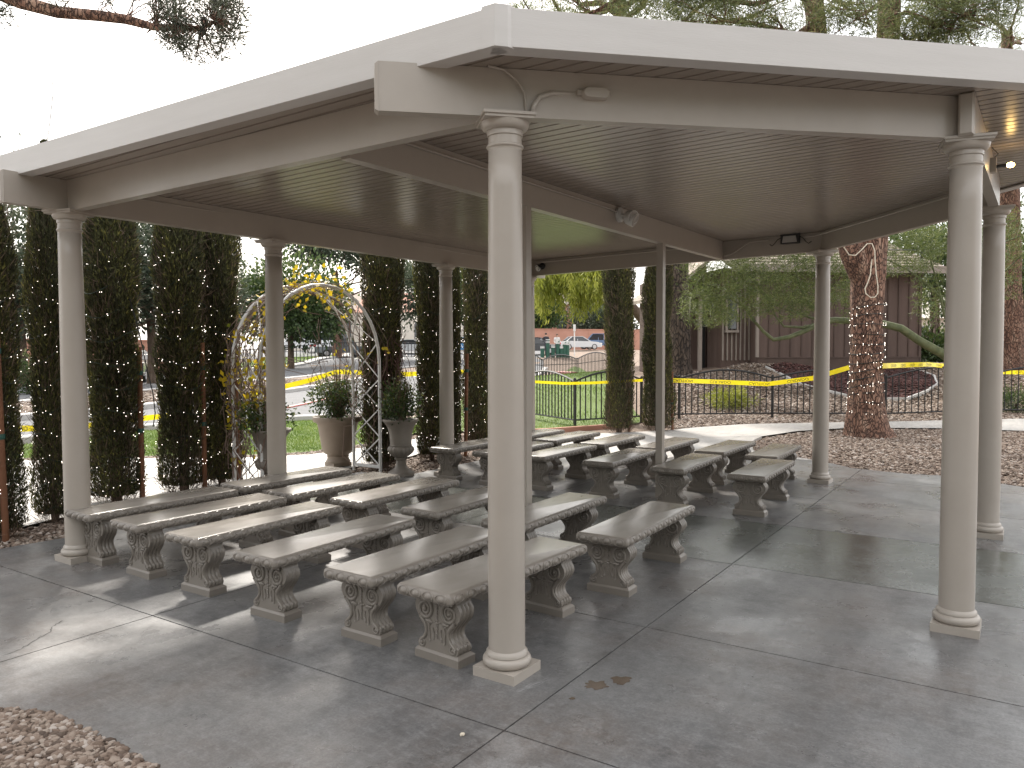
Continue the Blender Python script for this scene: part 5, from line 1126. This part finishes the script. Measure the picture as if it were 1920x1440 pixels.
# ================================================================== FAR WALL AND BUILDINGS
wa=np.array([14.0,50.4]); wb_=np.array([30.0,47.5]); wc=np.array([100.0,52.0])
def block_wall(a,b,h,label,zfun=tz):
    L=np.hypot(*(b-a)); rz=math.atan2(*(b-a)[::-1]); z0=min(zfun(*a),zfun(*b)); e=empty('block_wall',(a[0],a[1],z0),rz,label,'wall')
    n=int(L/6)
    for i in range(n): 
        t=i/n; x=L*t; q=a+(b-a)*t; dz=zfun(*q)-z0
        o=MB().box(x,x+L/n-.02,-.1,.1,-.6,h+dz).build('wall_panel',K['salmon'],e); MB().box(x,x+L/n-.02,-.16,.16,h+dz,h+dz+.10).build('cap',K['salmon'],o)
    return e
block_wall(wa,wb_,2.35,'salmon block wall behind the grey parked car')
w1=pix(985,650,92)[:2]; w2=pix(1210,650,100)[:2]
block_wall(np.array(w1),np.array(w2),2.45,'long salmon block wall behind the silver car')
def far_house(label,u,v,d,L,D,h,mat,roofmat,rz,wins=4,name='house'):
    p=pix(u,v,d); e=empty(name,(p[0],p[1],tz(p[0],p[1])-.3),rz,label,'building')
    MB().box(-L/2,L/2,-D/2,D/2,0,h).build('wall',K[mat],e)
    r=MB(); r.add([(-L/2-.5,-D/2-.5,h),(L/2+.5,-D/2-.5,h),(L/2+.5,D/2+.5,h),(-L/2-.5,D/2+.5,h),(-L/2-.5,0,h+D*.28),(L/2+.5,0,h+D*.28)],[(0,1,5,4),(2,3,4,5),(0,4,3),(1,2,5),(3,2,1,0)]); r.build('roof',K[roofmat],e)
    for i in range(wins):
        x=-L/2+L*(i+.5)/wins; o=MB().box(x-.7,x+.7,-D/2-.03,-D/2+.05,h*.35,h*.78).build('window',K['glass'],e); MB().box(x-.8,x+.8,-D/2-.06,-D/2-.02,h*.31,h*.35).build('sill',K['stucco'],o)
    return e
far_house('brick house with pale panels behind the long salmon wall',1045,650,112,16,9,6.6,'salmon','shingle',R_(-52),5)
far_house('pale stucco house behind the cypress with bare vine',800,655,105,16,10,5.4,'stucco','salmon',R_(-60),5)
far_house('pale house behind the vine arch across the car park',668,655,110,15,10,6,'stucco','shingle',R_(-60),5)
far_house('low pale building seen beyond the palo verde trunk',1790,690,60,14,8,2.6,'stucco','stucco',R_(-50),4)
# ================================================================== CARS
def puff(mb,prof,w,inset=.06,sh=.94):
    """side profile (x,z) swept across width with softened flanks"""
    k=len(prof); cx=sum(a for a,_ in prof)/k; cz=sum(b for _,b in prof)/k; V=[]
    for y,s in ((-w/2,sh),(-w/2+inset,1),(w/2-inset,1),(w/2,sh)):
        V+= [(cx+(a-cx)*s,y,cz+(b-cz)*s) for a,b in prof]
    F=[tuple(range(k))]+[(j*k+i,(j+1)*k+i,(j+1)*k+(i+1)%k,j*k+(i+1)%k) for j in range(3) for i in range(k)]+[tuple(range(4*k-1,3*k-1,-1))]
    return mb.add(V,F)
def car(label,u,v,d,rz,kind,paint,name):
    p=pix(u,v,d); e=empty(name,(p[0],p[1],tz(p[0],p[1])+.02),rz,label,'car','parked and passing cars')
    if kind=='sedan': L,w=4.75,1.82; body=[(-2.35,.35),(-2.36,.62),(-2.25,.88),(-1.5,.97),(1.0,.93),(1.9,.83),(2.3,.66),(2.36,.45),(2.3,.28),(-2.2,.26)]; cab=[(-1.75,.93),(-1.05,1.36),(-.5,1.43),(.2,1.41),(1.05,.92)]; wz=.32
    elif kind=='suv': L,w=4.6,1.88; body=[(-2.28,.42),(-2.3,.8),(-2.2,1.05),(-1.6,1.08),(1.0,1.05),(1.95,.98),(2.25,.8),(2.3,.5),(2.2,.35),(-2.2,.35)]; cab=[(-2.15,1.04),(-1.95,1.35),(-1.55,1.66),(-.3,1.70),(.35,1.62),(1.05,1.03)]; wz=.36
    elif kind=='pickup': L,w=5.6,1.98; body=[(-2.8,.55),(-2.8,1.05),(-.55,1.07),(1.4,1.10),(2.55,1.04),(2.78,.8),(2.78,.5),(2.6,.42),(-2.7,.45)]; cab=[(-.7,1.05),(-.6,1.74),(.0,1.82),(.7,1.78),(1.35,1.08)]; wz=.40
    else: L,w=5.2,1.95; body=[(-2.55,.4),(-2.58,1.05),(-2.5,1.15),(1.5,1.13),(2.3,.95),(2.55,.7),(2.5,.38),(-2.5,.35)]; cab=[(-2.52,1.1),(-2.4,1.95),(-2.2,2.02),(.8,2.0),(1.1,1.9),(1.95,1.05)]; wz=.36
    b=puff(MB(),body,w,.12,.955).build('body',K[paint],e,auto=35)
    puff(MB(),cab,w*.86,.16,.90).build('window',K['glass'],e,auto=35)
    zt=max(z for _,z in cab); xs_=[a for a,z in cab if z>zt-.14]; MB().box(min(xs_)-.02,max(xs_)+.04,-w*.36,w*.36,zt-.035,zt+.02).build('roof',K[paint],e)
    pl=MB(); 
    for sy in (-1,1):
        a0=min(cab,key=lambda q:q[0]); top0=(min(xs_),zt-.02); a1=max(cab,key=lambda q:q[0]); top1=(max(xs_),zt-.02); mx_=(min(xs_)+max(xs_))/2
        for P0,P1 in (((a0[0]+.12,a0[1]),top0),((a1[0]-.04,a1[1]),top1),((mx_,a0[1]),(mx_,zt-.02))): pl.bar((P0[0],sy*w*.435,P0[1]),(P1[0],sy*w*.37,P1[1]),.05,.09)
    pl.build('pillars',K[paint],e)
    for sx in (-.60,.61):
        for sy in (-1,1):
            t=MB().lathe([(.20,-.10),(wz-.02,-.11),(wz,-.07),(wz,.07),(wz-.02,.11),(.20,.10)],18).build('wheel',K['tyre'],e,loc=(sx*L/2,sy*(w/2-.10),wz),rot=(R_(90),0,0)); MB().lathe([(.001,-.115),(.20,-.115),(.22,-.10),(.22,.10),(.20,.115),(.001,.115)],12).build('rim',K['rim'],t)
    for sy in (-1,1):
        MB().box(-L/2-.03,-L/2+.16,sy*w*.36-.16,sy*w*.36+.16,body[1][1]-.02,body[1][1]+.17).build('tail_light',K['red'],e); MB().box(L/2-.30,L/2-.02,sy*w*.36-.15,sy*w*.36+.15,.60,.74).build('headlight',K['offwhite'],e)
    MB().box(-L/2-.05,-L/2+.03,-.16,.16,.80,.96).build('licence_plate',K['plate'],e); MB().box(-L/2-.06,-L/2+.1,-w*.45,w*.45,.38,.58).build('bumper',K['blackmetal'],e)
    return e
VA=math.atan2(CF[1],CF[0]); AR=math.atan2(CR[1],CR[0])     # view heading and its right-hand side
car('grey car with red tail light and pale plate seen between the dark cypresses',246,712,42,VA+.30,'suv','car_grey','suv')
car('silver sedan parked in front of the long salmon wall',1086,656,84,AR+.22,'sedan','car_silver','sedan')
car('dark off-road car parked beside the green bins',1008,659,78,AR-.15,'suv','car_black','suv')
car('blue pickup parked behind the silver sedan',1122,650,91,AR+math.pi-.05,'pickup','car_blue','pickup')
car('white van parked behind the straight fence across the road',598,655,86,AR+.25,'van','car_white','van')
car('white sedan parked behind the straight fence beside the van',560,656,84,AR+.4,'sedan','car_white','sedan')
car('slate off-road pickup behind the white arch rails',640,650,74,AR+.5,'pickup','car_slate','pickup')
car('pale blue-grey sedan behind the cypress with bare vine',772,656,82,AR+.2,'sedan','car_silver','sedan')
car('bright blue car seen between the slim cypresses',866,652,84,AR+.2,'suv','car_bright','suv')
car('white car parked beyond the palo verde trunk',1752,642,70,AR+.4,'sedan','car_white','sedan')
# ================================================================== GREEN BINS
def binn(u,v,d,h,top,label):
    p=pix(u,v,d); e=empty('recycling_bin',(p[0],p[1],tz(p[0],p[1])),VA,label,'bin','green bins beyond the lawn'); r=.15
    MB().lathe([(r,-.1),(r,h*.74)],14).build('tube',K['bin'],e,auto=40)
    for z in (h*.74,h*.80): MB().lathe([(r+.01,z),(r+.012,z+.03),(r+.01,z+.045)],14,cap=False).build('band',K['offwhite'],e)
    m=MB(); V=[];n=14
    for z in (0,1):
        for k in range(n): t=2*math.pi*k/n; V.append((r*math.cos(t),r*math.sin(t),h*.70 if z==0 else h*.86+(.16*h*-math.sin(t) if top else 0)))
    m.add(V,[(i,(i+1)%n,n+(i+1)%n,n+i) for i in range(n)]+[tuple(range(n,2*n))]); m.build('slanted_lid',K['bin'],e)
    MB().lathe([(r+.01,h*.9),(r+.012,h*.92),(r+.01,h*.94)],14,cap=False).build('band',K['offwhite'],e)
    return e
for u,h,t,l in ((1017,.80,0,'short green bin beside the dark off-road car'),(1027,1.32,1,'tall green slant-topped bin standing beside the shortest bin'),(1037,.85,0,'short green bin between two tall slant-topped bins'),(1046,1.22,1,'tall green slant-topped bin nearest the person in pale clothes'),(1053,.78,0,'short green bin beside the pair of touching tall bins'),(1058.5,1.15,1,'tall green bin of the touching pair, beside the short bin'),(1064,1.12,1,'tall green bin at the end of the row toward the sign pole')): binn(u,667,57,h,t,l)
sp=pix(1077,656,66); e=empty('sign_pole',(sp[0],sp[1],tz(sp[0],sp[1])),VA,'thin white pole with a small edge-on sign by the green bins','sign')
MB().tube([(0,0,-.5),(0,0,2.75)],.055,8).build('pole',K['offwhite'],e); MB().box(-.12,.02,-.10,.10,2.2,2.75).build('plate',K['offwhite'],e)
# ================================================================== PEOPLE
def person(label,u,v,d,rz,top,bottom,hair,hgt=1.72,lean=.12):
    p=pix(u,v,d); e=empty('person',(p[0],p[1],tz(p[0],p[1])),rz,label,'person'); s=hgt/1.72
    J=dict(pel=(0,0,.93),sp=(.02+lean*.3,0,1.15),ch=(.02+lean*.8,0,1.36),nk=(.03+lean,0,1.50),hd=(.05+lean*1.1,0,1.60),ht=(.05+lean*1.1,0,1.70),
      hl=(0,.09,.90),kl=(.04,.10,.50),al=(-.02,.11,.09),tl=(.13,.12,.03),hr=(0,-.09,.90),kr=(.05,-.10,.50),ar=(-.03,-.11,.09),tr=(.12,-.12,.03),
      sl=(.02+lean,.19,1.42),el=(.06+lean,.24,1.15),wl=(.27+lean,.18,1.05),sr=(.02+lean,-.19,1.42),er=(.06+lean,-.24,1.15),wr=(.27+lean,-.16,1.02))
    Rd=dict(pel=.15,sp=.135,ch=.15,nk=.055,hd=.095,ht=.07,hl=.095,kl=.06,al=.042,tl=.035,hr=.095,kr=.06,ar=.042,tr=.035,sl=.06,el=.042,wl=.03,sr=.06,er=.042,wr=.03)
    Ed=[('pel','sp'),('sp','ch'),('ch','nk'),('nk','hd'),('hd','ht'),('pel','hl'),('hl','kl'),('kl','al'),('al','tl'),('pel','hr'),('hr','kr'),('kr','ar'),('ar','tr'),('ch','sl'),('sl','el'),('el','wl'),('ch','sr'),('sr','er'),('er','wr')]
    for q,w in (('l',1),('r',-1)):           # fingers
        for k,(dx,dy,dz) in enumerate(((.05,.05,.03),(.10,.028,-.005),(.11,.008,-.01),(.105,-.012,-.012),(.09,-.03,-.014))):
            n=f'f{q}{k}'; b=J['w'+q]; J[n]=(b[0]+dx*.8,b[1]-w*dy*.7,b[2]+dz); Rd[n]=.0095; Ed.append(('w'+q,n))
    ks=list(J); me=bpy.data.meshes.new('body'); me.from_pydata([tuple(c*s for c in J[k]) for k in ks],[(ks.index(a),ks.index(b)) for a,b in Ed],[]); o=link('body',me,e)
    md=o.modifiers.new('skin','SKIN'); sv=me.skin_vertices[0].data
    for i,k in enumerate(ks): sv[i].radius=(Rd[k]*s,Rd[k]*s); sv[i].use_root=(k=='pel')
    o.modifiers.new('sub','SUBSURF').levels=1; o.modifiers['sub'].render_levels=1
    # cloth by height: trousers, top, skin
    m=bpy.data.materials.new('clothes'); m.use_nodes=True; n=m.node_tree; b=n.nodes['Principled BSDF']; tc=n.nodes.new('ShaderNodeTexCoord'); sx=n.nodes.new('ShaderNodeSeparateXYZ'); n.links.new(tc.outputs['Object'],sx.inputs[0]); r=n.nodes.new('ShaderNodeValToRGB'); mp=n.nodes.new('ShaderNodeMath'); mp.operation='DIVIDE'; mp.inputs[1].default_value=2; n.links.new(sx.outputs[2],mp.inputs[0]); n.links.new(mp.outputs[0],r.inputs[0]); r.color_ramp.interpolation='CONSTANT'
    el=r.color_ramp.elements; el[0].position=0; el[0].color=col((.03,.03,.03)); el[1].position=.06*s; el[1].color=col(bottom); q=el.new(.475*s); q.color=col(top); q=el.new(.745*s); q.color=col((.45,.27,.19)); n.links.new(r.outputs[0],b.inputs['Base Color']); b.inputs['Roughness'].default_value=.85; me.materials.append(m)
    c=J['ht']; h=MB(); h.ball(((c[0]-.02)*s,0,(c[2]-.01)*s),.095*s,.09*s,.085*s,12,8); h.build('hair',M('hair',[(0,hair),(1,hair)],rough=.7),e,smooth=True)
    f=MB(); f.ball(((c[0]+.085)*s,0,(c[2]-.085)*s),.014*s,.012*s,.02*s,6,4)
    for y in (.033,-.033): f.ball(((c[0]+.075)*s,y*s,(c[2]-.05)*s),.01*s,.013*s,.008*s,6,4)
    f.bar(((c[0]+.075)*s,-.025*s,(c[2]-.125)*s),((c[0]+.075)*s,.025*s,(c[2]-.125)*s),.012*s,.008*s); f.build('face',M('face_features',[(0,(.25,.13,.10)),(1,(.3,.16,.12))],rough=.7),e)
    return e
person('person in dark clothes bending over the green bins',1025,661,60,VA+math.pi*.5-1.4,(.02,.02,.025),(.03,.03,.04),(.02,.015,.012),1.70,.20)
person('person in pale top with brown hair standing at the green bins',1044.5,661,60,VA+math.pi*.5+1.5,(.62,.60,.58),(.05,.05,.06),(.10,.055,.035),1.62,.08)
